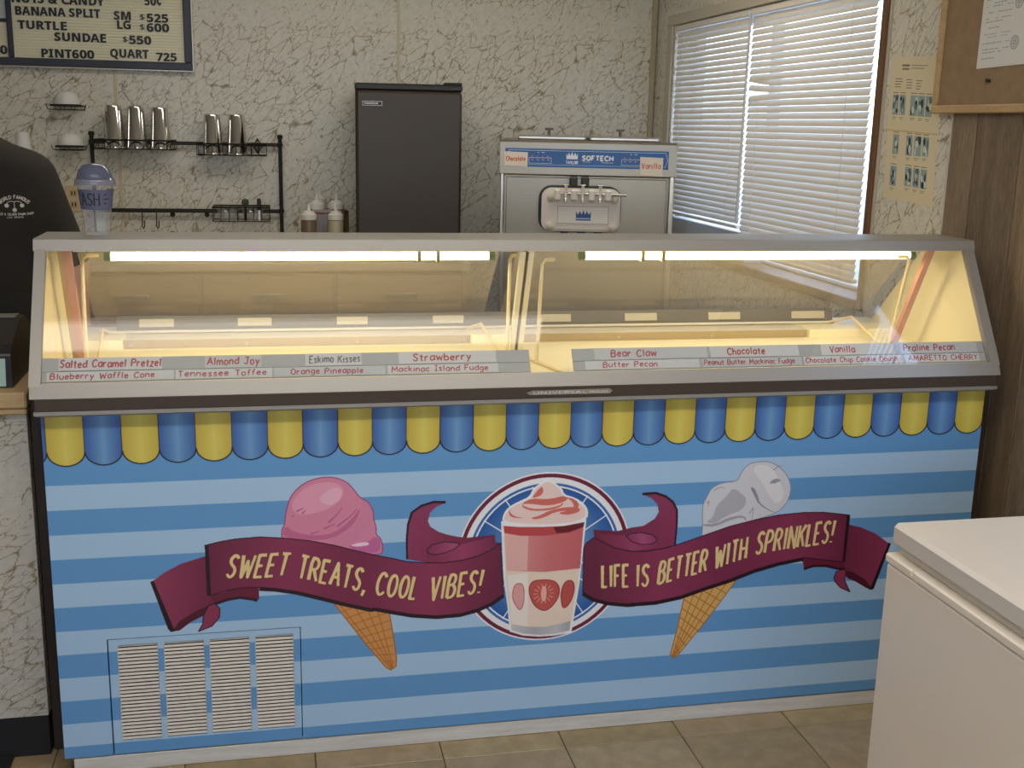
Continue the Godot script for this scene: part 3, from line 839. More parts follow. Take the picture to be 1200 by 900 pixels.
func build_room() -> void:
	# floor: grout bed with tiles
	var fl := setting("floor")
	part(fl, "floor_bed", box(V(-3.75, -0.2, -3.13), V(1.365, F - 0.0025, 4.75)), M["grout"])
	var tile := mb()
	bx(tile, V(-0.1479, -0.004, -0.1479), V(0.1479, 0.0, 0.1479), 0.0012)
	tile.generate_normals()
	var tm := tile.commit()
	var n := 0
	for i in range(-8, 4):
		for j in range(-2, 9):
			var c := V(0.0380 + TILE * (i + 0.5), F, 0.0735 + TILE * (j + 0.5))
			if c.x > 1.1: continue
			piece(fl, "tile", tm, c, V(0, PI / 2 * (n % 4), 0), M["floor tile %d" % posmod(i * 7 + j * 5, 3)])
			n += 1
	var rest := mb()
	for i in range(-13, 4):
		for j in range(-11, 16):
			if i >= -8 and j >= -2 and j < 9: continue
			var c := V(0.0380 + TILE * (i + 0.5), F, 0.0735 + TILE * (j + 0.5))
			if c.x > 1.1 or c.x < -3.46 or c.z < -2.86 or c.z > 4.45: continue
			bx(rest, c - V(0.1479, 0.004, 0.1479), c + V(0.1479, 0, 0.1479), 0.0012)
	part(fl, "tile_field", rest, M["floor tile 1"]).set_meta("kind", "stuff")
	var ce := setting("ceiling")
	part(ce, "ceiling_board", box(V(-3.75, CEIL, -3.13), V(1.365, CEIL + 0.12, 4.75)), M["ceiling white"])
	# back wall: laminate panels with joint strips
	var wb := setting("wall_back", V(0, 0, ZB))
	part(wb, "wall_core", box(V(-3.75, 0, ZB - 0.15), V(1.365, CEIL, ZB - 0.004)), M["painted wall"])
	var edges := [-3.6, -2.54, -1.287, -0.033, XW]
	for i in 4:
		part(wb, "wall_panel", box(V(edges[i] + 0.001, 0, ZB - 0.004), V(edges[i + 1] - 0.001, CEIL, ZB)), M["marble laminate"])
		if i: part(wb, "joint_strip", box(V(edges[i] - 0.007, 0, ZB), V(edges[i] + 0.007, CEIL, ZB + 0.003), 0.001), mat("joint strip", rgb(206, 196, 170), 0.4))
	part(wb, "corner_strip", box(V(XW - 0.03, 0, ZB), V(XW - 0.004, CEIL, ZB + 0.012), 0.003), mat("corner strip", rgb(178, 166, 140), 0.4))
	var wl := setting("wall_left", V(-3.6, 0, 0))
	part(wl, "wall_board", box(V(-3.75, 0, ZB), V(-3.6, CEIL, 4.6)), M["painted wall"])
	# wall behind the customer; its unseen shop window is added for soft front light
	var wf := setting("wall_front", V(0, 0, 4.6))
	for q in [[-3.6, -2.4, 0.0, CEIL], [0.6, XW, 0.0, CEIL], [-2.4, 0.6, 0.0, 0.8], [-2.4, 0.6, 2.2, CEIL]]:
		part(wf, "wall_board", box(V(q[0], q[2], 4.6), V(q[1], q[3], 4.75)), M["painted wall"])
	var w3 := setting("added_window_3", V(-0.9, 0.8, 4.67))
	part(w3, "pane", box(V(-2.4, 0.8, 4.665), V(0.6, 2.2, 4.671)), M["window glass"])
	for x in [-2.4, -0.93, 0.54]: part(w3, "window_frame", box(V(x, 0.8, 4.64), V(x + 0.06, 2.2, 4.7), 0.005), M["aluminium"])
	for y in [0.8, 2.14]: part(w3, "window_frame", box(V(-2.4, y, 4.64), V(0.6, y + 0.06, 4.7), 0.005), M["aluminium"])
	# right wall: laminate towards the back, vertical wood planks nearer, two windows
	var wr := setting("wall_right", V(XW, 0, 0))
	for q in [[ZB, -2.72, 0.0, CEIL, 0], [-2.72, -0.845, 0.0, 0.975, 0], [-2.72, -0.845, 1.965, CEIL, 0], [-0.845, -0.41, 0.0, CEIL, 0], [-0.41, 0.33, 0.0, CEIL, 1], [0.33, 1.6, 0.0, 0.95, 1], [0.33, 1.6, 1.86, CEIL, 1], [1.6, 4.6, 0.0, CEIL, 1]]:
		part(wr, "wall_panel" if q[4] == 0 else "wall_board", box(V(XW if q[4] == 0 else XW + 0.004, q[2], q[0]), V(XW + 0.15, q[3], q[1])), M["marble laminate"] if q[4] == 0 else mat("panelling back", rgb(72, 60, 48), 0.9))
	var g := -0.41
	var k := 0
	var widths := [0.115, 0.19, 0.11, 0.1, 0.17, 0.12, 0.205, 0.1, 0.14]
	while g < 4.55:
		var w: float = widths[k % 9]
		if g < 0.33 and g + w > 0.30: w = 0.33 - g
		if g < 1.6 and g + w > 1.57: w = 1.6 - g
		var spans := [[0.0, CEIL]] if g < 0.32 or g >= 1.59 else [[0.0, 0.95], [1.86, CEIL]]
		for s in spans:
			part(wr, "plank", box(V(XW - 0.006, s[0], g + 0.0024), V(XW + 0.004, s[1], g + w - 0.0024), 0.0008), M["grey wood panelling %d" % (k % 3)])
		g += w
		k += 1
	part(wr, "edge_strip", box(V(XW - 0.008, 0, -0.416), V(XW, CEIL, -0.411), 0.001), mat("edge strip", rgb(208, 202, 190), 0.4))

func build_window_one() -> void:
	var w := setting("window_1", V(XW, 0.975, -1.78))
	var trim := mat("pale trim", rgb(196, 188, 172), 0.45)
	var brown := mat("brown trim", rgb(116, 82, 54), 0.45)
	part(w, "trim_strip", box(V(XW - 0.012, 1.965, -2.8), V(XW, 2.01, -0.8), 0.003), trim)
	part(w, "trim_strip", box(V(XW - 0.012, 0.945, -2.8), V(XW, 1.965, -2.735), 0.003), trim)
	part(w, "trim_strip", box(V(XW - 0.012, 0.945, -0.838), V(XW, 1.965, -0.806), 0.003), brown)
	part(w, "trim_strip", box(V(XW - 0.004, 0.945, -0.806), V(XW, 2.01, -0.790), 0.001), trim)
	part(w, "window_sill", box(V(XW - 0.018, 0.945, -2.735), V(XW + 0.13, 0.976, -0.85), 0.004), brown)
	for q in [[-2.72, -2.68], [-1.88, -1.84], [-0.885, -0.845]]:
		part(w, "window_frame", box(V(XW + 0.1, 0.975, q[0]), V(XW + 0.14, 1.965, q[1]), 0.004), M["white plastic"])
	for q in [[0.976, 1.095, -2.72, -1.84], [0.976, 0.992, -1.84, -0.845], [1.925, 1.965, -2.72, -0.845]]:
		part(w, "window_frame", box(V(XW + (0.03 if q[1] < 1.2 and q[2] < -2.0 else 0.1), q[0], q[2]), V(XW + 0.14, q[1], q[3]), 0.004), M["white plastic"])
	for q in [[-2.68, -1.88], [-1.84, -0.885]]:
		part(w, "pane", box(V(XW + 0.117, 0.99, q[0]), V(XW + 0.122, 1.925, q[1])), M["window glass"])
	# a second window nearer to the customer: the sloping glass of the freezer mirrors its blind
	var w2 := setting("window_2", V(XW, 0.95, 0.96))
	for q in [[0.33, 0.37], [1.56, 1.6]]: part(w2, "window_frame", box(V(XW + 0.1, 0.95, q[0]), V(XW + 0.14, 1.86, q[1]), 0.004), M["white plastic"])
	for q in [[0.95, 0.99], [1.82, 1.86]]: part(w2, "window_frame", box(V(XW + 0.1, q[0], 0.33), V(XW + 0.14, q[1], 1.6), 0.004), M["white plastic"])
	part(w2, "pane", box(V(XW + 0.117, 0.99, 0.37), V(XW + 0.122, 1.82, 1.56)), M["window glass"])
	part(w2, "window_sill", box(V(XW - 0.03, 0.93, 0.33), V(XW + 0.1, 0.952, 1.6), 0.004), trim)

# a venetian blind in the plane x, from z0 to z1, hanging from y1 to y0
func blind(label: String, x: float, z0: float, z1: float, y0: float, y1: float, pitch: float, tilt: float, bent := {}, wand_z := 99.0, group := "", valance := 0.0) -> void:
	var t := thing("window_blind", label, "blind", V(x, y0, (z0 + z1) / 2), group)
	var vinyl := mat("blind vinyl", rgb(232, 226, 216), 0.5, 0.0, {"backlight_enabled": true, "backlight": Color(0.09, 0.085, 0.08)})
	var cord := mat("blind cord", rgb(232, 226, 214), 0.7)
	part(t, "head_rail", box(V(x - 0.014, y1 - 0.025, z0), V(x + 0.014, y1, z1), 0.002), vinyl)
	if valance > 0.0: part(t, "valance", box(V(x - 0.022, y1 - 0.02, z0 - 0.06), V(x - 0.014, y1 + valance, z1 + 0.01), 0.002), vinyl)
	var zc := (z0 + z1) / 2
	var half := (z1 - z0) / 2
	# one slat: a shallow curved strip 25 mm wide
	var profile := func(s: float) -> Vector2:     # across the slat, s from -1 (window side) to 1 (room side)
		return Vector2(-cos(tilt) * 0.0125 * s, -sin(tilt) * 0.0125 * s) + Vector2(-sin(tilt), cos(tilt)) * 0.0018 * (1 - s * s)
	var strip := func(st: SurfaceTool, dz: Callable) -> void:
		st.set_smooth_group(3)
		for i in 4:
			var a: Vector2 = profile.call(-1.0 + i * 0.5)
			var b: Vector2 = profile.call(-0.5 + i * 0.5)
			for j in 8:
				var u := -half + 2 * half * j / 8.0
				var v := -half + 2 * half * (j + 1) / 8.0
				face(st, [V(a.x, a.y + dz.call(u), u), V(a.x, a.y + dz.call(v), v), V(b.x, b.y + dz.call(v), v), V(b.x, b.y + dz.call(u), u)], V(-sin(tilt), cos(tilt), 0))
	var st := mb()
	strip.call(st, func(_u: float) -> float: return 0.0)
	st.generate_normals()
	st.set_material(vinyl)
	var mesh := st.commit()
	var n := int((y1 - 0.03 - y0 - 0.01) / pitch)
	for i in n:
		var y := y1 - 0.03 - pitch * (i + 0.5)
		if bent.has(i):
			var bs := mb()
			var amount: float = bent[i]
			strip.call(bs, func(u: float) -> float: return amount * pow(clampf((-u - half * 0.42) / (half * 0.58), 0.0, 1.0), 1.5))
			bs.generate_normals()
			bs.set_material(vinyl)
			piece(t, "slat", bs.commit(), V(x, y, zc))
		else:
			piece(t, "slat", mesh, V(x, y, zc))
	part(t, "bottom_rail", box(V(x - 0.012, y0 - 0.002, z0), V(x + 0.012, y0 + 0.012, z1), 0.003), vinyl)
	for f in [0.13, 0.86]:
		var z := lerpf(z0, z1, f)
		part(t, "ladder_cord", tb(tb(mb(), [V(x - 0.0145, y1 - 0.02, z), V(x - 0.0145, y0, z)], 0.0009, 5), [V(x + 0.0135, y1 - 0.02, z), V(x + 0.0135, y0, z)], 0.0009, 5), cord)
	if wand_z < 90.0:
		part(t, "tilt_wand", tb(mb(), [V(x - 0.02, y1 - 0.02, wand_z), V(x - 0.026, y1 - 0.82, wand_z)], 0.005, 8), mat("wand", rgb(206, 202, 196), 0.2))

func build_outside() -> void:
	var g := setting("ground")
	part(g, "pavement", box(V(1.5, -0.5, -30), V(60, -0.3, 30)), mat("pavement", rgb(206, 208, 206), 0.9))
	part(g, "pavement", box(V(-30, -0.5, 4.9), V(1.5, -0.3, 40)), M["pavement"])

# a ceiling strip light with a glowing lens and a light of its size below it
func strip_light(label: String, x0: float, x1: float, z: float, w: float, energy: float, c: Color, glare := 6.0) -> void:
	var t := thing("ceiling_light", label, "light", V((x0 + x1) / 2, CEIL, z), "ceiling strip lights")
	part(t, "housing", box(V(x0 - 0.03, CEIL - 0.05, z - w / 2 - 0.02), V(x1 + 0.03, CEIL, z + w / 2 + 0.02), 0.006), M["ceiling white"])
	part(t, "lens", box(V(x0, CEIL - 0.075, z - w / 2), V(x1, CEIL - 0.05, z + w / 2), 0.01), glow("ceiling lens %.1f" % glare, c, glare))
	var l := AreaLight3D.new()
	l.name = "strip_glow"
	t.add_child(l)
	l.area_size = Vector2(x1 - x0, w)
	l.light_energy = energy
	l.light_color = c
	l.shadow_enabled = true
	l.set("area_range", 12.0)
	l.rotation.x = -PI / 2
	l.position = V(0, -0.08, 0)

# ---------------------------------------------------------------- the display freezer
const GLASS_LOW := Vector2(0.018, 0.95)      # (z, y)
const GLASS_TOP := Vector2(-0.14, 1.212)

func on_glass(y: float, off := 0.0) -> Vector2:
	var t := (y - GLASS_LOW.y) / (GLASS_TOP.y - GLASS_LOW.y)
	return GLASS_LOW.lerp(GLASS_TOP, t) + Vector2(0.8563, 0.5164) * off

func print_face(st: SurfaceTool, x0: float, x1: float, y0: float, y1: float, z: float, depth: float) -> void:
	var uv := func(x: float, y: float) -> Vector2: return Vector2((x + 1.118) / 2.236, (0.8757 - y) / 0.8001)
	face(st, [V(x0, y0, z), V(x1, y0, z), V(x1, y1, z), V(x0, y1, z)], V(0, 0, 1), [uv.call(x0, y0), uv.call(x1, y0), uv.call(x1, y1), uv.call(x0, y1)])
	for q in [[V(x0, y0, z), V(x1, y0, z), V(0, -1, 0)], [V(x0, y1, z), V(x1, y1, z), V(0, 1, 0)], [V(x0, y0, z), V(x0, y1, z), V(-1, 0, 0)], [V(x1, y0, z), V(x1, y1, z), V(1, 0, 0)]]:
		var u: Vector2 = uv.call(q[0].x, q[0].y)
		var w: Vector2 = uv.call(q[1].x, q[1].y)
		face(st, [q[0], q[1], q[1] - V(0, 0, depth), q[0] - V(0, 0, depth)], q[2], [u, w, w, u])

func build_freezer() -> void:
	var t := thing("ice_cream_display_freezer", "long ice cream display freezer with blue striped printed front and sloping glass", "display freezer", V(0, 0, -0.35))
	var pm := printed("printed vinyl", front_print(), 0.4)
	var steel := mat("freezer steel", rgb(74, 62, 54), 0.5)
	# the steel box, with an open machine bay behind the vent
	var bd := mb()
	for q in [[-1.118, -1.014, 0.0756, 0.93, -0.014], [-0.585, 1.118, 0.0756, 0.93, -0.014], [-1.014, -0.585, 0.361, 0.93, -0.014], [-1.014, -0.585, 0.0756, 0.361, -0.30]]:
		bx(bd, V(q[0], q[2], -0.74), V(q[1], q[3], q[4]))
	part(t, "body", bd, steel)
	part(t, "plinth", box(V(-1.09, F, -0.70), V(1.10, 0.0756, -0.02)), M["dark seam"])
	part(t, "toe_board", box(V(-1.100, F, -0.02), V(1.112, 0.071, -0.003), 0.002), M["white painted wood"], "white wooden board along the floor")
	# printed front with an access panel cut into it
	var st := mb()
	var vx0 := -1.013; var vx1 := -0.586; var vy1 := 0.360
	print_face(st, -1.118, vx0, 0.0756, 0.8757, 0.0, 0.014)
	print_face(st, vx1, 1.118, 0.0756, 0.8757, 0.0, 0.014)
	print_face(st, vx0, vx1, vy1, 0.8757, 0.0, 0.014)
	part(t, "front_panel", st, pm, "front print: awning, stripes, cones, cup and ribbon")
	st = mb()
	vx0 += 0.003; vx1 -= 0.002; vy1 -= 0.002
	var cols := [[-0.992, -0.904], [-0.892, -0.803], [-0.792, -0.702], [-0.690, -0.603]]
	print_face(st, vx0, vx1, 0.0756, 0.107, -0.001, 0.013)
	print_face(st, vx0, vx1, 0.344, vy1, -0.001, 0.013)
	var last := vx0
	for c in cols:
		print_face(st, last, c[0], 0.107, 0.344, -0.001, 0.013)
		last = c[1]
	print_face(st, last, vx1, 0.107, 0.344, -0.001, 0.013)
	var ap := part(t, "access_panel", st, pm)
	var louvre := mb()
	bx(louvre, V(-0.0445, -0.0031, -0.001), V(0.0445, 0.0031, 0.001), 0.0004, Transform3D(Basis(Vector3.RIGHT, -0.75), Vector3.ZERO))
	louvre.generate_normals()
	louvre.set_material(mat("louvre", rgb(214, 206, 194), 0.5))
	var lm := louvre.commit()
	for c in cols:
		var gs := mb()
		bx(gs, V(c[0], 0.107, -0.016), V(c[0] + 0.0015, 0.344, -0.004))
		bx(gs, V(c[1] - 0.0015, 0.107, -0.016), V(c[1], 0.344, -0.004))
		var gr := part(ap, "vent_grille", gs, M["louvre"])
		for i in 27:
			piece(gr, "louvre", lm, V((c[0] + c[1]) / 2, 0.1115 + i * 0.00882, -0.006))
	# bumper and lip below the glass
	var alu := mat("frame aluminium", rgb(164, 160, 154), 0.4, 0.35)
	var lg := part(t, "bumper_rail", ex(mb(), [Vector2(-0.014, 0.8955), Vector2(0.0335, 0.8955), Vector2(0.0345, 0.897), Vector2(0.0345, 0.921), Vector2(0.033, 0.923), Vector2(-0.014, 0.923)], 0, -1.121, 1.121), mat("brown bumper", rgb(72, 58, 48), 0.55))
	part(t, "lower_lip", ex(mb(), [Vector2(-0.014, 0.8757), Vector2(0.0, 0.8757), Vector2(0.03, 0.886), Vector2(0.0365, 0.8875), Vector2(0.0365, 0.8955), Vector2(-0.014, 0.8955)], 0, -1.124, 1.124), alu)
	# maker's plate
	var np := part(lg, "name_plate", ex(mb(), [Vector2(-0.074, 0.9095), Vector2(-0.066, 0.9045), Vector2(0.122, 0.9035), Vector2(0.129, 0.9095), Vector2(0.122, 0.9155), Vector2(-0.06, 0.9145)], 2, 0.0345, 0.0365), M["steel"], "steel plate reading UNIVERSAL NOLIN")
	letters(np, "UNIVERSAL", mat("plate ink", rgb(236, 234, 230), 0.4), -0.058, 0.068, 0.9062, 0.0058, 0.0365, 0.0008, "lettering", 400)
	letters(np, "NOLIN", M["plate ink"], 0.074, 0.116, 0.9066, 0.0046, 0.0365, 0.0008, "lettering", 400)
	# frame round the sloping glass
	var lo0 := Vector2(0.0345, 0.923)
	var gl := on_glass(0.951, 0.004)
	var fr := [lo0, Vector2(-0.005, 0.923), on_glass(0.951, -0.012), gl]
	var frame := part(t, "glass_frame", ex(mb(), fr, 0, -1.131, 1.131), alu)
	var a := on_glass(0.945, -0.012)
	var b := on_glass(0.945, 0.004)
	var c0 := on_glass(1.214, -0.012)
	var d0 := on_glass(1.214, 0.004)
	part(frame, "frame_post", ex(mb(), [a, b, d0, c0], 0, -1.133, -1.110), alu)
	part(frame, "frame_post", ex(mb(), [a, b, d0, c0], 0, 1.108, 1.133), alu)
	part(frame, "top_fascia", ex(mb(), [Vector2(-0.139, 1.212), Vector2(-0.146, 1.236), Vector2(-0.160, 1.238), Vector2(-0.160, 1.212)], 0, -1.136, 1.138), alu)
	part(t, "top_shelf", ex(mb(), [Vector2(-0.160, 1.216), Vector2(-0.160, 1.2375), Vector2(-0.312, 1.2375), Vector2(-0.312, 1.216)], 0, -1.136, 1.138), alu)
	var g0 := on_glass(0.949)
	var g1 := on_glass(1.213)
	var th := Vector2(0.8563, 0.5164) * 0.004
	part(t, "front_glass", ex(mb(), [g0, g1, g1 - th, g0 - th], 0, -1.110, 1.108), M["front glass"])
	# end walls
	var endp := [Vector2(-0.002, 0.93), on_glass(0.95, -0.012), on_glass(1.212, -0.012), Vector2(-0.160, 1.216), Vector2(-0.312, 1.216), Vector2(-0.60, 0.93)]
	for x in [[-1.131, -1.111], [1.109, 1.131]]:
		part(t, "end_wall", ex(mb(), endp, 0, x[0], x[1]), M["cream enamel"])
	# interior: front and side decks, two wells, a screwed strip on the far side
	var deck := mb()
	for q in [[-1.111, 1.109, -0.418, -0.004, 0.940], [-1.111, -0.995, -0.505, -0.40, 0.964], [-0.125, 0.0, -0.505, -0.40, 0.964], [0.83, 1.109, -0.505, -0.40, 0.964]]:
		bx(deck, V(q[0], 0.9302, q[2]), V(q[1], q[4], q[3]), 0.002)
	part(t, "inner_deck", deck, M["cream enamel"])
	var well_steel := mat("well liner", rgb(172, 152, 108), 0.45, 0.1)
	for q in [[-0.995, -0.125], [0.0, 0.83]]:
		var wl := part(t, "well_strip", box(V(q[0], 0.9302, -0.424), V(q[1], 0.960, -0.418)), well_steel)
		for i in 4: part(wl, "screw", lathe(mb(), [Vector2(0.004, 0), Vector2(0.0035, 0.0015), Vector2(0, 0.002)], Transform3D(Basis(Vector3.RIGHT, PI / 2), V(lerpf(q[0], q[1], 0.02 + 0.32 * i), 0.948, -0.418)), 10), M["steel"])
	# rear sill with a bright rail, a dark card track and eight small cards
	var rs := part(t, "rear_sill", ex(mb(), [Vector2(-0.424, 0.9302), Vector2(-0.424, 0.961), Vector2(-0.44, 0.963), Vector2(-0.50, 0.963), Vector2(-0.60, 0.963), Vector2(-0.60, 0.9302)], 0, -1.111, 1.109), mat("sill enamel", rgb(214, 206, 188), 0.35))
	part(rs, "steel_rail", tb(mb(), [V(-1.06, 0.9675, -0.497), V(0.95, 0.9675, -0.497)], 0.0042, 8), mat("bright rail", rgb(236, 232, 220), 0.3, 0.2))
	var tr := part(rs, "card_track", ex(mb(), [Vector2(-0.503, 0.963), Vector2(-0.513, 1.006), Vector2(-0.518, 1.006), Vector2(-0.510, 0.963)], 0, -1.02, 0.95), mat("grey track", rgb(112, 106, 98), 0.4))
	for x in [[-0.965, -0.880], [-0.721, -0.635], [-0.467, -0.386], [-0.212, -0.129], [0.080, 0.170], [0.325, 0.418], [0.571, 0.666], [0.823, 0.925]]:
		part(tr, "blank_card", ex(mb(), [Vector2(-0.5052, 0.978), Vector2(-0.5098, 0.998), Vector2(-0.5108, 0.998), Vector2(-0.5062, 0.978)], 0, x[0], x[1]), mat("blank card", rgb(206, 200, 180), 0.6))
	# rear lids of clear plastic with their side pads and wire arms
	for q in [[-1.075, -0.07], [-0.025, 1.06]]:
		part(t, "rear_lid", ex(mb(), [Vector2(-0.300, 1.212), Vector2(-0.304, 1.212), Vector2(-0.534, 1.0), Vector2(-0.530, 0.998)], 0, q[0], q[1]), M["plexiglass"], "clear plastic rear lid")
	var pink := mat("pink pad", rgb(200, 148, 130), 0.7)
	var pad_tan := mat("tan pad", rgb(196, 166, 120), 0.7)
	var pad := func(x0: float, x1: float, m: Material, zt: float, zb: float, y0: float) -> void:
		part(t, "side_pad", ex(mb(), [Vector2(zt, 1.212), Vector2(zt - 0.016, 1.212), Vector2(zb - 0.016, y0), Vector2(zb, y0)], 0, x0, x1), m)
	pad.call(-1.093, -1.080, pad_tan, -0.17, -0.29, 0.941)
	pad.call(-1.080, -1.064, pink, -0.165, -0.28, 0.941)
	pad.call(1.026, 1.042, pink, -0.165, -0.30, 0.941)
	pad.call(-0.062, -0.050, M["cream enamel"], -0.11, -0.22, 0.941)
	pad.call(-0.050, -0.042, mat("old gasket", rgb(104, 84, 60), 0.8), -0.118, -0.228, 0.941)
	pad.call(-0.042, -0.030, M["cream enamel"], -0.11, -0.22, 0.941)
	var wire := mat("cream wire", rgb(232, 212, 164), 0.4)
	for q in [[-1.047, -0.205, -0.18, 0.03], [-0.071, -0.19, -0.205, 0.02], [-0.012, -0.105, -0.135, 0.035], [0.962, -0.15, -0.215, -0.012]]:
		part(t, "wire_arm", tb(mb(), [V(q[0] + q[3], 1.192, q[1] - 0.03), V(q[0] + q[3] * 0.3, 1.194, q[1] - 0.008), V(q[0], 1.185, q[1]), V(q[0], 0.942, q[2])], 0.0045, 8), wire)
	for q in [[V(-1.030, 0.943, -0.24), V(-1.045, 0.985, -0.44), V(-1.04, 0.967, -0.495)], [V(-0.075, 0.943, -0.24), V(-0.092, 0.985, -0.45), V(-0.115, 0.967, -0.497)], [V(0.965, 0.943, -0.24), V(0.985, 0.988, -0.46), V(0.93, 0.967, -0.497)], [V(0.02, 0.944, -0.02), V(-0.03, 0.946, -0.22)]]:
		part(t, "lid_arm", tb(mb(), q, 0.004, 8), wire)
	# tube lamps under the fascia
	for q in [[-0.985, -0.121, -0.29, -0.245], [0.116, 0.990, 0.263, 0.316]]:
		var lamp := part(t, "tube_lamp", tb(mb(), [V(q[0], 1.194, -0.2), V(q[1], 1.194, -0.2)], 0.0105, 14), glow("tube glow", Color(1.0, 0.93, 0.72), 6.0), "lit fluorescent tube")
		for x in [q[0] - 0.006, q[1] + 0.006]:
			part(lamp, "tube_cap", tb(mb(), [V(x - 0.007, 1.194, -0.2), V(x + 0.007, 1.194, -0.2)], 0.0115, 12), mat("green cap", rgb(86, 118, 62), 0.5))
		for x in [q[2], q[3]]:
			part(lamp, "tube_clip", box(V(x - 0.004, 1.180, -0.186), V(x + 0.004, 1.214, -0.214), 0.001), mat("clip", rgb(150, 140, 104), 0.5))
		var l := AreaLight3D.new()
		l.name = "tube_light"
		lamp.add_child(l)
		l.area_size = Vector2(q[1] - q[0], 0.02)
		l.light_energy = TUBE
		l.light_color = Color(1.0, 0.93, 0.76)
		l.shadow_enabled = true
		l.position = V((q[0] + q[1]) / 2, 1.1825, -0.2)
		l.rotation.x = -PI / 2
	part(t, "lamp_channel", ex(mb(), [Vector2(-0.175, 1.2155), Vector2(-0.225, 1.2155), Vector2(-0.225, 1.206), Vector2(-0.175, 1.206)], 0, -1.06, 1.05), M["cream enamel"])
	# grey rails that hold the flavour cards along the foot of the glass
	var rail := mat("card rail", rgb(168, 172, 170), 0.45)
	for q in [[-1.110, -0.058], [0.044, 1.107]]:
		for r in [[0.9775, 1.003], [0.957, 0.9765]]:
			part(t, "card_rail", ex(mb(), [on_glass(r[0], -0.010), on_glass(r[1], -0.010), on_glass(r[1], -0.014), on_glass(r[0], -0.014)], 0, q[0], q[1]), rail)

func build_cards() -> void:
	var red := rgb(164, 40, 50)
	var rows := [
		[["Salted Caramel Pretzel", -1.077, -0.868, -1.074, -0.870], ["Almond Joy", -0.778, -0.659, -0.773, -0.664], ["Eskimo Kisses", -0.564, -0.441, -0.555, -0.445], ["Strawberry", -0.358, -0.136, -0.326, -0.195],
		["Bear Claw", 0.096, 0.374, 0.137, 0.247], ["Chocolate", 0.382, 0.608, 0.425, 0.520], ["Vanilla", 0.667, 0.860, 0.690, 0.755], ["Praline Pecan", 0.878, 1.088, 0.887, 1.026]],
		[["Blueberry Waffle Cone", -1.100, -0.843, -1.093, -0.883], ["Tennessee Toffee", -0.839, -0.636, -0.834, -0.649], ["Orange Pineapple", -0.632, -0.390, -0.596, -0.439], ["Mackinac Island Fudge", -0.384, -0.133, -0.375, -0.157],
		["Butter Pecan", 0.072, 0.351, 0.115, 0.246], ["Peanut Butter Mackinac Fudge", 0.359, 0.611, 0.363, 0.593], ["Chocolate Chip Cookie Dough", 0.617, 0.877, 0.622, 0.865], ["AMARETTO CHERRY", 0.885, 1.089, 0.895, 1.083]]]
	var k := 0
	for r in 2:
		for q in rows[r]:
			var y0: float = [0.9785, 0.9580][r]
			var y1: float = [1.0020, 0.9762][r]
			var w: float = q[2] - q[1]
			var bg := rgb(206, 208, 206) if k % 3 != 1 else rgb(192, 196, 196)
			var ink := rgb(96, 98, 100) if q[0] == "Eskimo Kisses" else red
			var tex := card_print(q[0], w * 1000, (y1 - y0) * 1000 * 1.16, (q[3] - q[1]) * 1000, (q[4] - q[1]) * 1000, bg, ink, k)
			var a := on_glass(y1, -0.0085)
			var b := on_glass(y0, -0.0085)
			var st := sheet(V(q[1], a.y, a.x), V(q[2], a.y, a.x), V(q[2], b.y, b.x), V(q[1], b.y, b.x), 0.0008)
			single("flavour_card", "handwritten flavour card reading %s at the foot of the glass" % q[0], "label card", st, printed("card " + q[0], tex, 0.5), "flavour cards along the freezer glass")
			k += 1

# ---------------------------------------------------------------- staff side, along the back wall
func build_back_counter() -> void:
	var t := thing("back_counter", "tan laminate back counter with drawers, seen through the freezer glass", "counter", V(-1.0, F, -2.68))
	var tan_ := mat("tan laminate", Color.WHITE, 0.5, 0.0, {"albedo_texture": grain(256, 256, rgb(150, 120, 88), rgb(182, 152, 116), 71, 0.3), "uv1_scale": V(0.7, 4.0, 1)})
	part(t, "carcass", box(V(-2.6, 0.09, -2.975), V(0.2, 0.88, -2.40)), tan_)
	part(t, "plinth", box(V(-2.58, F, -2.97), V(0.18, 0.09, -2.46)), M["black rubber"])
	part(t, "countertop", box(V(-2.6, 0.88, -2.976), V(0.215, 0.918, -2.37), 0.004), mat("counter laminate", rgb(196, 184, 162), 0.4))
	for i in 5:
		var x := -2.58 + i * 0.555
		var d := part(t, "drawer", box(V(x, 0.70, -2.40), V(x + 0.54, 0.865, -2.382), 0.003), tan_)
		part(d, "pull", box(V(x + 0.2, 0.775, -2.382), V(x + 0.34, 0.787, -2.362), 0.003), M["steel"])
		var c := part(t, "cabinet_door", box(V(x, 0.10, -2.40), V(x + 0.54, 0.69, -2.382), 0.003), tan_)
		part(c, "pull", box(V(x + 0.46, 0.56, -2.382), V(x + 0.472, 0.66, -2.362), 0.003), M["steel"])

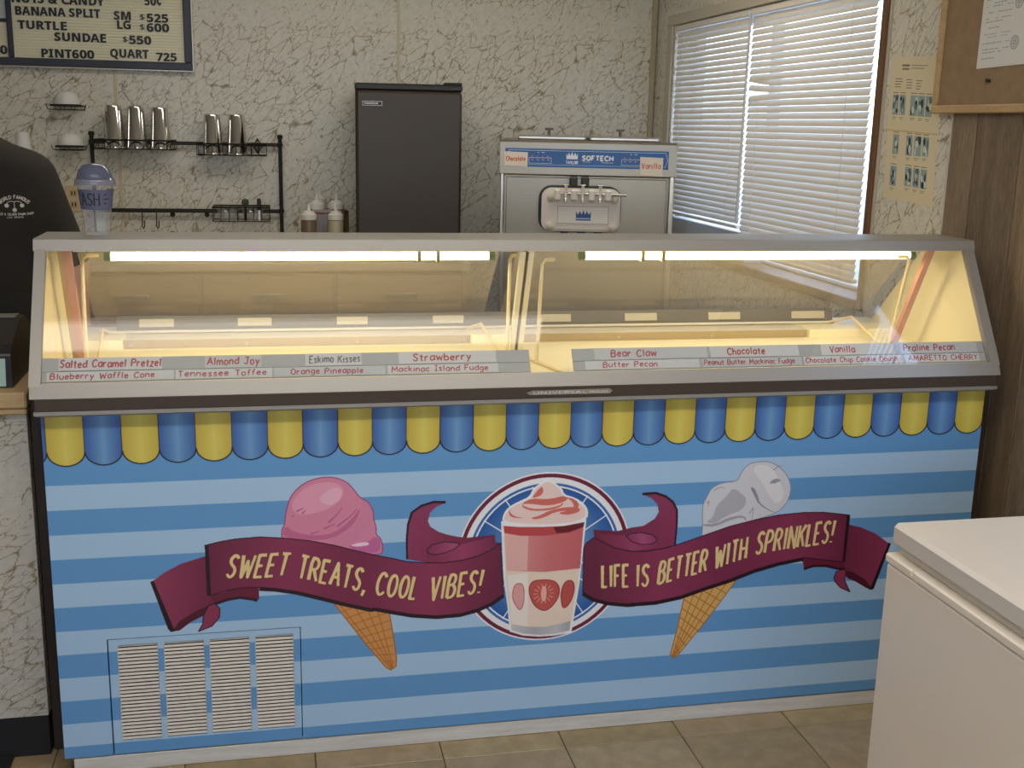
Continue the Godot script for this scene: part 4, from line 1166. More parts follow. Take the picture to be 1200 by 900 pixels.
func build_fridge() -> void:
	var t := thing("compact_fridge", "tall narrow black compact fridge against the marbled back wall", "fridge", V(-0.058, 0.918, -2.36))
	var skin := mat("fridge skin", rgb(62, 54, 45), 0.4)
	part(t, "cabinet", box(V(-0.279, 0.93, -2.92), V(0.163, 1.652, -2.42), 0.006), M["black plastic"])
	var d := part(t, "door", box(V(-0.276, 0.94, -2.415), V(0.163, 1.628, -2.36), 0.01), skin)
	part(t, "top_cap", box(V(-0.281, 1.630, -2.9), V(0.165, 1.658, -2.362), 0.006), M["black plastic"])
	part(t, "hinge_cover", box(V(0.088, 1.656, -2.46), V(0.164, 1.667, -2.37), 0.004), M["black plastic"])
	for x in [-0.25, 0.13]: part(t, "foot", lathe(mb(), [Vector2(0.016, 0.918), Vector2(0.016, 0.93), Vector2(0, 0.93)], at(x, 0, -2.45), 12), M["black rubber"])
	var b := part(d, "badge", box(V(-0.249, 1.567, -2.36), V(-0.168, 1.585, -2.3585), 0.0005), mat("badge", rgb(190, 186, 178), 0.3, 0.8))
	part(b, "badge_field", box(V(-0.247, 1.569, -2.3585), V(-0.170, 1.583, -2.358)), M["black plastic"])
	letters(b, "THOMSON", mat("badge ink", rgb(206, 202, 194), 0.4), -0.242, -0.186, 1.5725, 0.007, -2.358, 0.0006)
	t.rotation.y = deg_to_rad(-4.5)

func build_machine() -> void:
	var t := thing("soft_serve_machine", "stainless soft serve machine with blue control strip and white dispensing door", "soft serve machine", V(0.575, F, -1.85))
	var s: Material = M["brushed steel"]
	part(t, "body", box(V(0.243, 0.09, -2.62), V(0.913, 1.43, -1.88), 0.006), s)
	for x in [0.3, 0.85]:
		for z in [-1.95, -2.55]: part(t, "caster", lathe(mb(), [Vector2(0.02, 0), Vector2(0.032, 0.03), Vector2(0.02, 0.06)], at(x, F, z), 14), M["black rubber"])
	part(t, "side_panel", box(V(0.238, 0.12, -2.6), V(0.254, 1.43, -1.852), 0.004), M["steel"])
	part(t, "side_panel", box(V(0.895, 0.12, -2.6), V(0.915, 1.43, -1.852), 0.004), M["steel"])
	part(t, "hood", ex(mb(), [Vector2(-2.6, 1.425), Vector2(-2.6, 1.446), Vector2(-1.86, 1.446), Vector2(-1.850, 1.438), Vector2(-1.850, 1.318), Vector2(-1.856, 1.312), Vector2(-1.88, 1.312), Vector2(-1.88, 1.425)], 0, 0.236, 0.917), s)
	part(t, "front_plate", box(V(0.262, 0.55, -1.88), V(0.888, 1.305, -1.874), 0.002), s)
	part(t, "control_strip", sheet(V(0.257, 1.415, -1.8485), V(0.888, 1.415, -1.8485), V(0.888, 1.345, -1.8485), V(0.257, 1.345, -1.8485), 0.001), printed("control strip", control_print(), 0.35), "blue strip reading SOFTECH with a crown")
	part(t, "drip_tray", box(V(0.36, 0.60, -1.88), V(0.74, 0.625, -1.76), 0.004), M["steel"])
	# lids of the mix hoppers
	for q in [[0.300, 0.572], [0.586, 0.862]]:
		var l := part(t, "hopper_lid", box(V(q[0], 1.446, -2.5), V(q[1], 1.464, -1.98), 0.006), M["steel"])
		var x: float = (q[0] + q[1]) / 2 - 0.012
		part(l, "lid_knob", lathe(mb(), [Vector2(0.006, 1.462), Vector2(0.006, 1.484), Vector2(0.017, 1.486), Vector2(0.017, 1.493), Vector2(0, 1.495)], at(x, 0, -2.08), 14), mat("dull knob", rgb(120, 112, 100), 0.4, 0.6))
	# dispensing door
	var white := mat("door plastic", rgb(224, 216, 206), 0.35)
	part(t, "door_gasket", ex(mb(), rounded(0.390, 0.712, 1.098, 1.276, 0.05), 2, -1.874, -1.848), M["black plastic"])
	var d := part(t, "dispensing_door", ex(mb(), rounded(0.402, 0.706, 1.104, 1.268, 0.036), 2, -1.848, -1.800), white)
	part(d, "door_face", ex(mb(), rounded(0.412, 0.696, 1.113, 1.258, 0.03), 2, -1.800, -1.794), white)
	part(d, "crown_plate", sheet(V(0.462, 1.204, -1.7925), V(0.664, 1.204, -1.7925), V(0.664, 1.132, -1.7925), V(0.462, 1.132, -1.7925), 0.0015), printed("crown plate", plate_print(), 0.4))
	for q in [[0.438, 1.233], [0.682, 1.230], [0.438, 1.122], [0.677, 1.120]]:
		part(d, "hand_screw", lathe(mb(), [Vector2(0.015, 0), Vector2(0.016, 0.012), Vector2(0.010, 0.016), Vector2(0, 0.017)], Transform3D(Basis(Vector3.RIGHT, PI / 2), V(q[0], q[1], -1.796)), 12), mat("screw plastic", rgb(206, 196, 180), 0.4))
	part(d, "pivot_pin", tb(mb(), [V(0.452, 1.2505, -1.782), V(0.726, 1.2475, -1.782)], 0.005, 8), M["steel"])
	for x in [0.462, 0.527, 0.594, 0.657]:
		part(d, "pin_lug", box(V(x - 0.013, 1.222, -1.80), V(x + 0.013, 1.266, -1.770), 0.006), white)
	for x in [0.494, 0.559, 0.626]:
		var h := part(d, "draw_handle", box(V(x - 0.006, 1.222, -1.79), V(x + 0.006, 1.282, -1.776), 0.003), white)
		part(h, "handle_bar", box(V(x - 0.012, 1.281, -1.788), V(x + 0.012, 1.286, -1.770), 0.002), M["chrome"])
		part(h, "valve_stem", box(V(x - 0.005, 1.216, -1.792), V(x + 0.005, 1.232, -1.772), 0.002), M["steel"])
		part(d, "spout", lathe(mb(), [Vector2(0.011, 1.086), Vector2(0.018, 1.098), Vector2(0.018, 1.113)], at(x, 0, -1.822), 14), mat("spout blue", rgb(62, 66, 96), 0.4))
	for x in [0.525, 0.570]: part(d, "latch_block", box(V(x - 0.016, 1.276, -1.874), V(x + 0.014, 1.310, -1.83), 0.004), M["black plastic"])
	# it stands turned towards the till; paper notes are stuck on its strip
	var turn := Transform3D(Basis(Vector3.UP, deg_to_rad(-13.5)), Vector3.ZERO)
	t.basis = turn.basis
	var red := rgb(206, 62, 46)
	for q in [["Chocolate", 0.253, 0.344, 1.345, 1.402, "white paper note reading Chocolate on the machine's blue strip"], ["Vanilla", 0.778, 0.867, 1.321, 1.392, "white paper note reading Vanilla on the machine's blue strip"]]:
		var w: float = (q[2] - q[1]) * 1000
		var h: float = (q[4] - q[3]) * 1000
		var cv := Canvas.new(0, h, w, h, 160, rgb(232, 220, 204))
		hand(cv, q[0], w * 0.82, func(p: Vector2) -> Vector2: return Vector2(w * 0.08 + p.x, h * 0.36 + p.y * h * 0.3 + p.x * 0.03), 3.0, red, 2.4)
		var note := single("paper_note", q[5], "note", sheet(V(q[1], q[4], -1.8462), V(q[2], q[4] - 0.002, -1.8462), V(q[2] - 0.001, q[3], -1.8455), V(q[1] + 0.001, q[3] + 0.002, -1.8455), 0.0012), printed("note " + q[0], cv.done(), 0.7), "paper notes on the soft serve machine")
		note.transform = Transform3D(Basis.IDENTITY, t.position) * turn * Transform3D(Basis.IDENTITY, -t.position)

func rounded(x0: float, x1: float, y0: float, y1: float, r: float, n := 5) -> Array:
	var out := []
	for q in [[x1 - r, y1 - r, 0.0], [x0 + r, y1 - r, 0.5 * PI], [x0 + r, y0 + r, PI], [x1 - r, y0 + r, 1.5 * PI]]:
		for i in n + 1:
			var a: float = q[2] + 0.5 * PI * i / n
			out.append(Vector2(q[0] + r * cos(a), q[1] + r * sin(a)))
	return out

func build_menu() -> void:
	var z := ZB + 0.001
	var t := thing("menu_board", "cream letter menu board with dark blue frame on marbled wall", "menu board", V(-1.7, 1.7, z))
	var navy := mat("navy frame", rgb(54, 58, 74), 0.4)
	var x0 := -2.46; var x1 := -0.952; var y0 := 1.705; var y1 := 2.34
	part(t, "backing", box(V(x0, y0, z), V(x1, y1, z + 0.022)), mat("board backing", rgb(176, 168, 132), 0.6))
	for q in [[x0, x1, y0, y0 + 0.034], [x0, x1, y1 - 0.034, y1], [x0, x0 + 0.034, y0 + 0.034, y1 - 0.034], [x1 - 0.034, x1, y0 + 0.034, y1 - 0.034], [-1.716, -1.694, y0 + 0.034, y1 - 0.034], [x0 + 0.034, -1.716, 1.884, 1.898]]:
		part(t, "frame_bar", box(V(q[0], q[2], z), V(q[1], q[3], z + 0.04), 0.004), navy)
	for q in [[x0 - 0.004, x1 + 0.004, y0 - 0.004, y0], [x1, x1 + 0.004, y0, y1]]:
		part(t, "edge_trim", box(V(q[0], q[2], z), V(q[1], q[3], z + 0.034)), mat("edge trim", rgb(214, 210, 202), 0.3, 0.3))
	# ribbed letter fields
	var cream := mat("letter field", rgb(238, 235, 210), 0.5)
	for q in [[-1.694, x1 - 0.034, y0 + 0.034, y1 - 0.034], [x0 + 0.034, -1.716, y0 + 0.034, 1.884]]:
		var st := mb()
		var y: float = q[2]
		while y < q[3] - 0.001:
			var e := minf(y + 0.0125, q[3])
			face(st, [V(q[0], y, z + 0.0262), V(q[1], y, z + 0.0262), V(q[1], e - 0.0015, z + 0.0235), V(q[0], e - 0.0015, z + 0.0235)], V(0, 0.2, 1))
			face(st, [V(q[0], e - 0.0015, z + 0.0235), V(q[1], e - 0.0015, z + 0.0235), V(q[1], e, z + 0.0262), V(q[0], e, z + 0.0262)], V(0, -1, 0.2))
			y = e
		part(t, "letter_field", st, cream)
	part(t, "picture_field", box(V(x0 + 0.034, 1.898, z + 0.022), V(-1.716, y1 - 0.034, z + 0.026)), mat("picture field", rgb(196, 204, 202), 0.4))
	var ink := mat("letter ink", rgb(48, 50, 58), 0.5)
	for q in [["NUTS & CANDY", -1.69, -1.312, 1.966], ["50¢", -1.146, -1.075, 1.976], ["BANANA SPLIT", -1.679, -1.333, 1.915], ["SM", -1.277, -1.206, 1.911], ["525", -1.140, -1.049, 1.906], ["TURTLE", -1.673, -1.473, 1.858], ["LG", -1.265, -1.208, 1.873], ["600", -1.142, -1.047, 1.865], ["SUNDAE", -1.527, -1.314, 1.813], ["550", -1.218, -1.125, 1.811], ["PINT600", -1.584, -1.367, 1.742], ["QUART", -1.300, -1.139, 1.745], ["725", -1.107, -1.020, 1.743], ["540", -1.81, -1.722, 1.751]]:
		letters(t, q[0], ink, q[1], q[2], q[3], 0.034, z + 0.0262, 0.003, "letter_row")
	for q in [[-1.169, 1.913], [-1.171, 1.871], [-1.245, 1.817]]:
		letters(t, "$", ink, q[0], q[0] + 0.020, q[1], 0.022, z + 0.0262, 0.003, "letter_row", 400)

func wire_basket(t: Node3D, x0: float, x1: float, y0: float, y1: float, z0: float, z1: float, r := 0.0022, called := "basket") -> void:
	var st := mb()
	for y in [y0, y1]:
		tb(st, [V(x0, y, z0), V(x1, y, z0), V(x1, y, z1), V(x0, y, z1), V(x0, y, z0)], r * (1.9 if y == y1 else 1.0), 6, false)
	var n := maxi(3, int((x1 - x0) / 0.032))
	for i in n + 1:
		var x := lerpf(x0, x1, float(i) / n)
		tb(st, [V(x, y1, z1), V(x, y0, z1), V(x, y0, z0), V(x, y1, z0)], r * 0.7, 5, false)
	part(t, called, st, M["black metal"])

func build_rack() -> void:
	var t := thing("wall_rack", "black metal wall rack with two bars and wire baskets", "rack", V(-0.99, 0.96, ZB + 0.03))
	var z := ZB + 0.035
	for x in [-1.398, -0.580]:
		part(t, "upright", tb(mb(), [V(x, 0.925, z), V(x, 1.435, z)], 0.0085, 10), M["black metal"])
		for y in [0.985, 1.09, 1.389, 1.425]:
			part(t, "clamp", lathe(mb(), [Vector2(0.0085, -0.009), Vector2(0.013, -0.007), Vector2(0.013, 0.007), Vector2(0.0085, 0.009)], at(x, y, z), 12), M["black metal"])
			if y < 1.0 or y > 1.4: part(t, "wall_stub", tb(mb(), [V(x, y, z), V(x, y, ZB + 0.002)], 0.006, 8), M["black metal"])
	part(t, "rail", box(V(-1.398, 1.381, z - 0.006), V(-0.580, 1.397, z + 0.006), 0.003), M["black metal"])
	part(t, "rail", box(V(-1.398, 1.079, z - 0.006), V(-0.580, 1.097, z + 0.006), 0.003), M["black metal"])
	wire_basket(t, -1.372, -1.037, 1.362, 1.400, ZB + 0.02, ZB + 0.15)
	wire_basket(t, -0.943, -0.641, 1.342, 1.391, ZB + 0.02, ZB + 0.15)
	wire_basket(t, -0.884, -0.633, 1.050, 1.112, ZB + 0.02, ZB + 0.15)
	for x in [-1.193, -1.131]: part(t, "hook", tb(mb(), [V(x - 0.004, 1.10, z + 0.01), V(x - 0.006, 1.02, z + 0.012), V(x, 1.008, z + 0.02), V(x + 0.006, 1.02, z + 0.028), V(x + 0.006, 1.045, z + 0.03)], 0.0026, 6), M["black metal"])
	for x in [-1.066, -0.915]: part(t, "clip", lathe(mb(), [Vector2(0.004, -0.012), Vector2(0.011, -0.006), Vector2(0.011, 0.004), Vector2(0.005, 0.010)], at(x, 1.072, z), 10), M["black metal"])
	# steel mixing cups standing mouth down in the baskets
	var cup := func(x: float, y: float, h: float, zz: float, label: String) -> void:
		var c := thing("steel_mixing_cup", label, "cup", V(x, y, zz), "steel mixing cups on the wall rack")
		part(c, "cup_wall", lathe(mb(), [Vector2(0.0455, 0), Vector2(0.0465, 0.003), Vector2(0.0455, 0.006), Vector2(0.0355, h - 0.006), Vector2(0.033, h), Vector2(0, h)], at(x, y, zz), 28), M["chrome"])
		part(c, "rim", lathe(mb(), [Vector2(0.044, -0.001), Vector2(0.048, 0.001), Vector2(0.048, 0.005), Vector2(0.045, 0.007)], at(x, y, zz), 28), M["chrome"])
	cup.call(-1.293, 1.365, 0.182, ZB + 0.085, "steel mixing cup upside down, leftmost in the left basket")
	cup.call(-1.200, 1.365, 0.180, ZB + 0.085, "steel mixing cup upside down, middle of the three in the left basket")
	cup.call(-1.100, 1.365, 0.178, ZB + 0.080, "steel mixing cup upside down, rightmost in the left basket")
	cup.call(-0.875, 1.345, 0.173, ZB + 0.09, "steel mixing cup upside down, left of the pair in the right basket")
	cup.call(-0.770, 1.345, 0.174, ZB + 0.09, "steel mixing cup upside down, right of the pair in the right basket")
	# wire whisk head of thin loops beside the cups
	var wst := mb()
	for i in 6:
		var a := PI * i / 6.0
		tb(wst, [V(-0.68, 1.35, ZB + 0.09), V(-0.68 + 0.022 * cos(a), 1.385, ZB + 0.09 + 0.022 * sin(a)), V(-0.68, 1.418, ZB + 0.09), V(-0.68 - 0.022 * cos(a), 1.385, ZB + 0.09 - 0.022 * sin(a)), V(-0.68, 1.35, ZB + 0.09)], 0.0016, 5, false)
	single("wire_whisk", "small dark tangle of wire loops beside the right pair of cups", "whisk", wst, M["black metal"])
	# lower basket: clear tubs, a green-topped stick and a black-handled one
	for i in 2:
		var x := -0.82 + i * 0.11
		var c := thing("clear_tub", ["clear plastic tub at left in the lower wire basket", "clear plastic tub at right in the lower wire basket"][i], "tub", V(x, 1.053, ZB + 0.085), "clear tubs in the lower basket")
		part(c, "tub_wall", lathe(mb(), [Vector2(0.036, 0), Vector2(0.046, 0.042), Vector2(0.049, 0.046)], at(x, 1.053, ZB + 0.085), 20), M["clear plastic"])
	var gs := thing("green_topped_scoop", "dark stick with a round green top in the lower basket", "utensil", V(-0.741, 1.053, ZB + 0.06))
	part(gs, "handle", tb(mb(), [V(-0.741, 1.053, ZB + 0.13), V(-0.741, 1.125, ZB + 0.13)], 0.006, 8), M["black plastic"])
	part(gs, "knob", lathe(mb(), [Vector2(0, 1.118), Vector2(0.012, 1.121), Vector2(0.017, 1.133), Vector2(0.014, 1.147), Vector2(0, 1.152)], at(-0.741, 0, ZB + 0.13), 16), mat("green knob", rgb(64, 84, 56), 0.5))
	var bh := thing("black_handled_scraper", "black handled scraper standing in the lower basket", "utensil", V(-0.678, 1.053, ZB + 0.12))
	part(bh, "handle", box(V(-0.689, 1.10, ZB + 0.115), V(-0.671, 1.152, ZB + 0.127), 0.004), M["black plastic"])
	part(bh, "blade", box(V(-0.686, 1.053, ZB + 0.119), V(-0.674, 1.10, ZB + 0.123), 0.001), M["steel"])

func build_wall_bits() -> void:
	# two little wire brackets with white bowls turned over on them
	for q in [[-1.568, -1.403, 1.524, 1.541, 0.056, "white bowl upside down on the upper small wire bracket", "upper small black wire bracket beside the menu board"], [-1.557, -1.409, 1.352, 1.367, 0.048, "white bowl upside down on the lower small wire bracket", "lower small black wire bracket left of the wall rack"]]:
		var t := thing("wire_bracket", q[6], "bracket", V((q[0] + q[1]) / 2, q[2], ZB), "small wire brackets")
		wire_basket(t, q[0] + 0.02, q[1] - 0.02, q[2], q[3], ZB + 0.002, ZB + 0.11, 0.0018, "wire_tray")
		part(t, "front_bar", box(V(q[0] + 0.018, q[3] - 0.003, ZB + 0.106), V(q[1] - 0.018, q[3] + 0.006, ZB + 0.112), 0.001), M["black metal"])
		for s in [[q[0], q[0] + 0.02], [q[1], q[1] - 0.02]]:
			part(t, "end_hook", tb(mb(), [V(s[0], q[3] + 0.006, ZB + 0.1), V(s[0] + (s[1] - s[0]) * 0.3, q[2] + 0.002, ZB + 0.1), V(s[1], q[2], ZB + 0.1)], 0.002, 5), M["black metal"])
		var b := thing("white_bowl", q[5], "bowl", V((q[0] + q[1]) / 2, q[3], ZB + 0.058), "white bowls on the wire brackets")
		var h: float = q[4]
		part(b, "bowl_wall", lathe(mb(), [Vector2(0.052, 0), Vector2(0.053, 0.006), Vector2(0.050, h * 0.4), Vector2(0.040, h * 0.8), Vector2(0.026, h), Vector2(0, h)], at((q[0] + q[1]) / 2 - 0.002, q[3] + 0.006, ZB + 0.056), 26), M["foam"])
	var sh := thing("cup_shelf", "small white shelf behind the person holding foam cups", "shelf", V(-1.67, 1.30, ZB))
	part(sh, "shelf_board", box(V(-1.78, 1.305, ZB + 0.001), V(-1.58, 1.325, ZB + 0.16), 0.003), M["white plastic"])
	part(sh, "shelf_bracket", box(V(-1.69, 1.22, ZB + 0.001), V(-1.67, 1.305, ZB + 0.1), 0.003), M["white plastic"])
	var c := thing("foam_cup", "white foam cup upside down behind the person's shoulder", "cup", V(-1.671, 1.325, ZB + 0.1))
	part(c, "cup_wall", lathe(mb(), [Vector2(0.036, 0), Vector2(0.037, 0.004), Vector2(0.027, 0.099), Vector2(0.024, 0.1), Vector2(0, 0.1)], at(-1.671, 1.326, ZB + 0.1), 24), M["foam"])
	var o := thing("wall_outlet", "beige double outlet on the marbled wall behind the dome-lidded cup", "outlet", V(-1.492, 1.08, ZB))
	var beige := mat("outlet plate", rgb(214, 196, 160), 0.4)
	part(o, "plate", box(V(-1.528, 1.078, ZB + 0.001), V(-1.456, 1.195, ZB + 0.007), 0.003), beige)
	for y in [1.110, 1.160]:
		var s := part(o, "socket", box(V(-1.508, y - 0.016, ZB + 0.007), V(-1.476, y + 0.016, ZB + 0.009), 0.002), mat("socket", rgb(196, 176, 138), 0.4))
		for x in [-1.499, -1.486]: part(s, "slot", box(V(x - 0.0025, y - 0.008, ZB + 0.009), V(x + 0.0025, y + 0.009, ZB + 0.0095)), M["dark seam"])
	# faucet whose tips show above the freezer
	var f := thing("sink_faucet", "chrome sink faucet tip showing above the freezer top", "faucet", V(-0.9, 0.918, -2.73))
	part(f, "spout", tb(mb(), [V(-0.958, 0.918, -2.86), V(-0.958, 1.0, -2.86), V(-0.958, 1.034, -2.82), V(-0.958, 1.040, -2.76), V(-0.958, 1.02, -2.70)], 0.011, 10), M["chrome"])
	for x in [-1.06, -0.845]:
		part(f, "tap_handle", lathe(mb(), [Vector2(0.014, 0.918), Vector2(0.012, 0.98), Vector2(0.022, 0.985), Vector2(0.022, 1.004), Vector2(0, 1.011)], at(x, 0, -2.80), 16), M["chrome"])

func build_bottles() -> void:
	var cap := mat("bottle cap", rgb(222, 220, 212), 0.45)
	var spec := [
		[-0.470, -2.50, 1.114, 0.0335, rgb(112, 92, 76), "squeeze bottle of brown sauce, front left of the five"],
		[-0.356, -2.50, 1.114, 0.0335, rgb(176, 164, 136), "squeeze bottle of pale tan sauce, front right of the five"],
		[-0.430, -2.64, 1.150, 0.0335, rgb(92, 74, 58), "squeeze bottle of dark sauce, rear left of the five"],
		[-0.345, -2.64, 1.150, 0.0335, rgb(156, 116, 90), "squeeze bottle of reddish brown sauce, rear right of the five"],
		[-0.412, -2.76, 1.165, 0.0300, rgb(200, 194, 180), "squeeze bottle hidden behind, only its white cap and nozzle showing"]]
	for q in spec:
		var t := thing("squeeze_bottle", q[5], "bottle", V(q[0], 0.918, q[1]), "squeeze bottles beside the fridge")
		var r: float = q[3]
		var y: float = q[2]
		part(t, "bottle_body", lathe(mb(), [Vector2(0, 0.919), Vector2(r - 0.003, 0.919), Vector2(r, 0.924), Vector2(r, y - 0.034), Vector2(r - 0.004, y - 0.025), Vector2(0, y - 0.025)], at(q[0], 0, q[1]), 22), mat("sauce " + str(q[0]), q[4], 0.35))
		part(t, "cap", lathe(mb(), [Vector2(r, y - 0.026), Vector2(r + 0.001, y - 0.004), Vector2(r - 0.008, y), Vector2(r - 0.010, y + 0.009), Vector2(0.009, y + 0.011), Vector2(0.0065, y + 0.018), Vector2(0.004, y + 0.040), Vector2(0, y + 0.041)], at(q[0], 0, q[1]), 22), cap)
	var c := thing("clear_caddy", "clear plastic box with dark red edge between the squeeze bottles", "box", V(-0.41, 0.918, -2.57))
	part(c, "box_wall", box(V(-0.455, 0.92, -2.598), V(-0.365, 1.125, -2.545), 0.003), M["clear plastic"])
	part(c, "red_edge", box(V(-0.453, 1.108, -2.545), V(-0.374, 1.114, -2.543), 0.001), mat("dark red", rgb(112, 48, 40), 0.5))
	var b := thing("brown_box", "plain brown cardboard box standing between bottles and fridge", "box", V(-0.32, 0.918, -2.78))
	part(b, "carton", box(V(-0.385, 0.918, -2.88), V(-0.287, 1.108, -2.70), 0.002), mat("brown card", rgb(112, 94, 68), 0.7))
	part(b, "flap", box(V(-0.306, 1.108, -2.71), V(-0.287, 1.112, -2.68), 0.001), M["black plastic"])

# ---------------------------------------------------------------- right wall things
func build_right_wall() -> void:
	var x := XW - 0.0012
	var p := sheet(V(x, 1.728, -0.775), V(x, 1.715, -0.500), V(x, 1.300, -0.475), V(x, 1.310, -0.752), 0.001)
	single("wall_poster", "yellowed poster with rows of small photographs between window and cork board", "poster", p, printed("poster paper", poster_print(), 0.6))
	var t := thing("cork_board", "brown cork board in a light wooden frame on the right wall", "bulletin board", V(XW - 0.01, 1.558, -0.15))
	var z0 := -0.493; var z1 := 0.24; var y0 := 1.558; var y1 := 2.17
	var bx0 := XW - 0.008
	var oak: Material = M["light oak"]
	part(t, "cork_sheet", box(V(bx0 - 0.010, y0 + 0.01, z0 + 0.01), V(bx0, y1 - 0.01, z1 - 0.01)), mat("cork", Color.WHITE, 0.85, 0.0, {"albedo_texture": speckle(256, 256, rgb(142, 116, 88), rgb(166, 140, 110), 91), "uv1_scale": V(3, 3, 1)}))
	for q in [[z0, z1, y0, y0 + 0.022], [z0, z1, y1 - 0.022, y1]]:
		part(t, "frame_bar", box(V(bx0 - 0.018, q[2], q[0]), V(bx0, q[3], q[1]), 0.003), oak)
	for q in [[z0, z0 + 0.022], [z1 - 0.022, z1]]:
		part(t, "frame_bar", box(V(bx0 - 0.018, y0 + 0.022, q[0]), V(bx0, y1 - 0.022, q[1]), 0.003), oak)
	part(t, "push_pin", lathe(mb(), [Vector2(0.005, 0), Vector2(0.003, 0.005), Vector2(0.006, 0.009), Vector2(0, 0.010)], Transform3D(Basis(Vector3.BACK, PI / 2), V(bx0 - 0.010, 1.640, -0.245)), 10), M["black plastic"])
	var nx := bx0 - 0.0115
	single("pinned_notice", "white printed notice pinned to the cork board", "notice", sheet(V(nx - 0.002, 2.0, -0.300), V(nx, 2.005, -0.045), V(nx - 0.002, 1.676, -0.050), V(nx, 1.671, -0.307), 0.0008), printed("notice paper", notice_print(), 0.6))

func build_chest_freezer() -> void:
	var t := thing("chest_freezer", "white chest freezer with closed lid at the right", "chest freezer", V(0.8, F, 1.4))
	var w: Material = M["appliance white"]
	var x0 := 0.43; var x1 := 1.17; var z0 := 0.752; var z1 := 2.05
	part(t, "body", box(V(x0, F + 0.03, z0), V(x1, 0.7545, z1), 0.004), w)
	part(t, "body_rim", box(V(x0 - 0.003, 0.756, z0 - 0.002), V(x1, 0.773, z0 + 0.085), 0.003), w)
	part(t, "body_rim", box(V(x0 - 0.003, 0.756, z0 + 0.087), V(x1, 0.773, z1), 0.003), w)
	part(t, "rim_groove", box(V(x0 + 0.004, 0.7545, z0 + 0.004), V(x1 - 0.004, 0.757, z1 - 0.004)), w)
	part(t, "lid_gasket", box(V(x0 + 0.016, 0.773, z0 + 0.012), V(x1 - 0.004, 0.789, z1 - 0.01), 0.003), mat("gasket", rgb(206, 198, 182), 0.6))
	part(t, "lid", box(V(x0 + 0.004, 0.789, z0), V(x1, 0.830, z1), 0.007), mat("lid white", rgb(206, 200, 193), 0.32))
	part(t, "hinge", box(V(x1 - 0.005, 0.70, z0 + 0.2), V(x1 + 0.012, 0.80, z0 + 0.28), 0.003), M["black plastic"])
	for q in [[x0 + 0.08, z0 + 0.08], [x1 - 0.08, z0 + 0.08], [x0 + 0.08, z1 - 0.08], [x1 - 0.08, z1 - 0.08]]:
		part(t, "foot", lathe(mb(), [Vector2(0.02, 0), Vector2(0.02, 0.03), Vector2(0, 0.03)], at(q[0], F, q[1]), 12), M["black plastic"])

# ---------------------------------------------------------------- left side
func build_left_counter() -> void:
	var t := thing("till_counter", "till counter with wooden edge, marbled front and black skirting at left", "counter", V(-1.9, F, -0.45))
	part(t, "front_panel", box(V(-2.7, 0.134, -0.72), V(-1.166, 0.861, -0.100), 0.001), M["marble laminate counter"])
	part(t, "skirting", box(V(-2.7, F, -0.71), V(-1.167, 0.134, -0.102), 0.002), M["black rubber"], "black rubber skirting")
	part(t, "countertop", box(V(-2.72, 0.875, -0.74), V(-1.160, 0.912, -0.080), 0.004), M["light oak"])
	part(t, "edge_band", box(V(-2.72, 0.861, -0.735), V(-1.162, 0.875, -0.084), 0.003), M["light oak"])
	part(t, "end_post", box(V(-1.164, F, -0.70), V(-1.124, 0.90, -0.120), 0.003), mat("dark brown post", Color.WHITE, 0.6, 0.0, {"albedo_texture": grain(128, 128, rgb(46, 34, 26), rgb(66, 50, 38), 97), "uv1_scale": V(6, 0.8, 1)}), "dark brown upright board")
	var mt := thing("floor_mat", "corner of a black floor mat in front of the till counter", "mat", V(-1.75, F, 0.1))
	part(mt, "mat_body", box(V(-2.3, F, -0.098), V(-1.247, F + 0.010, 0.6), 0.004), M["black rubber"])
	# till
	var r := thing("till", "black till with a pale green paper on it at the left edge", "till", V(-1.45, 0.912, -0.3))
	part(r, "case", ex(mb(), [Vector2(-0.13, 0.9125), Vector2(-0.13, 0.990), Vector2(-0.155, 1.005), Vector2(-0.255, 1.048), Vector2(-0.30, 1.048), Vector2(-0.40, 1.0), Vector2(-0.42, 0.9125)], 0, -1.6, -1.196), M["black plastic"])
	part(r, "seam_line", box(V(-1.6, 0.984, -0.131), V(-1.195, 0.988, -0.128)), mat("grey seam", rgb(110, 108, 102), 0.4))
	part(r, "top_panel", ex(mb(), [Vector2(-0.256, 1.0482), Vector2(-0.256, 1.051), Vector2(-0.298, 1.051), Vector2(-0.298, 1.0482)], 0, -1.59, -1.206), mat("grey top", rgb(128, 126, 120), 0.4))
	single("green_slip", "pale green paper slip on the front of the till", "paper", sheet(V(-1.34, 0.978, -0.1285), V(-1.207, 0.978, -0.1285), V(-1.209, 0.916, -0.1285), V(-1.34, 0.916, -0.1285), 0.0012), mat("green paper", rgb(176, 206, 196), 0.7))

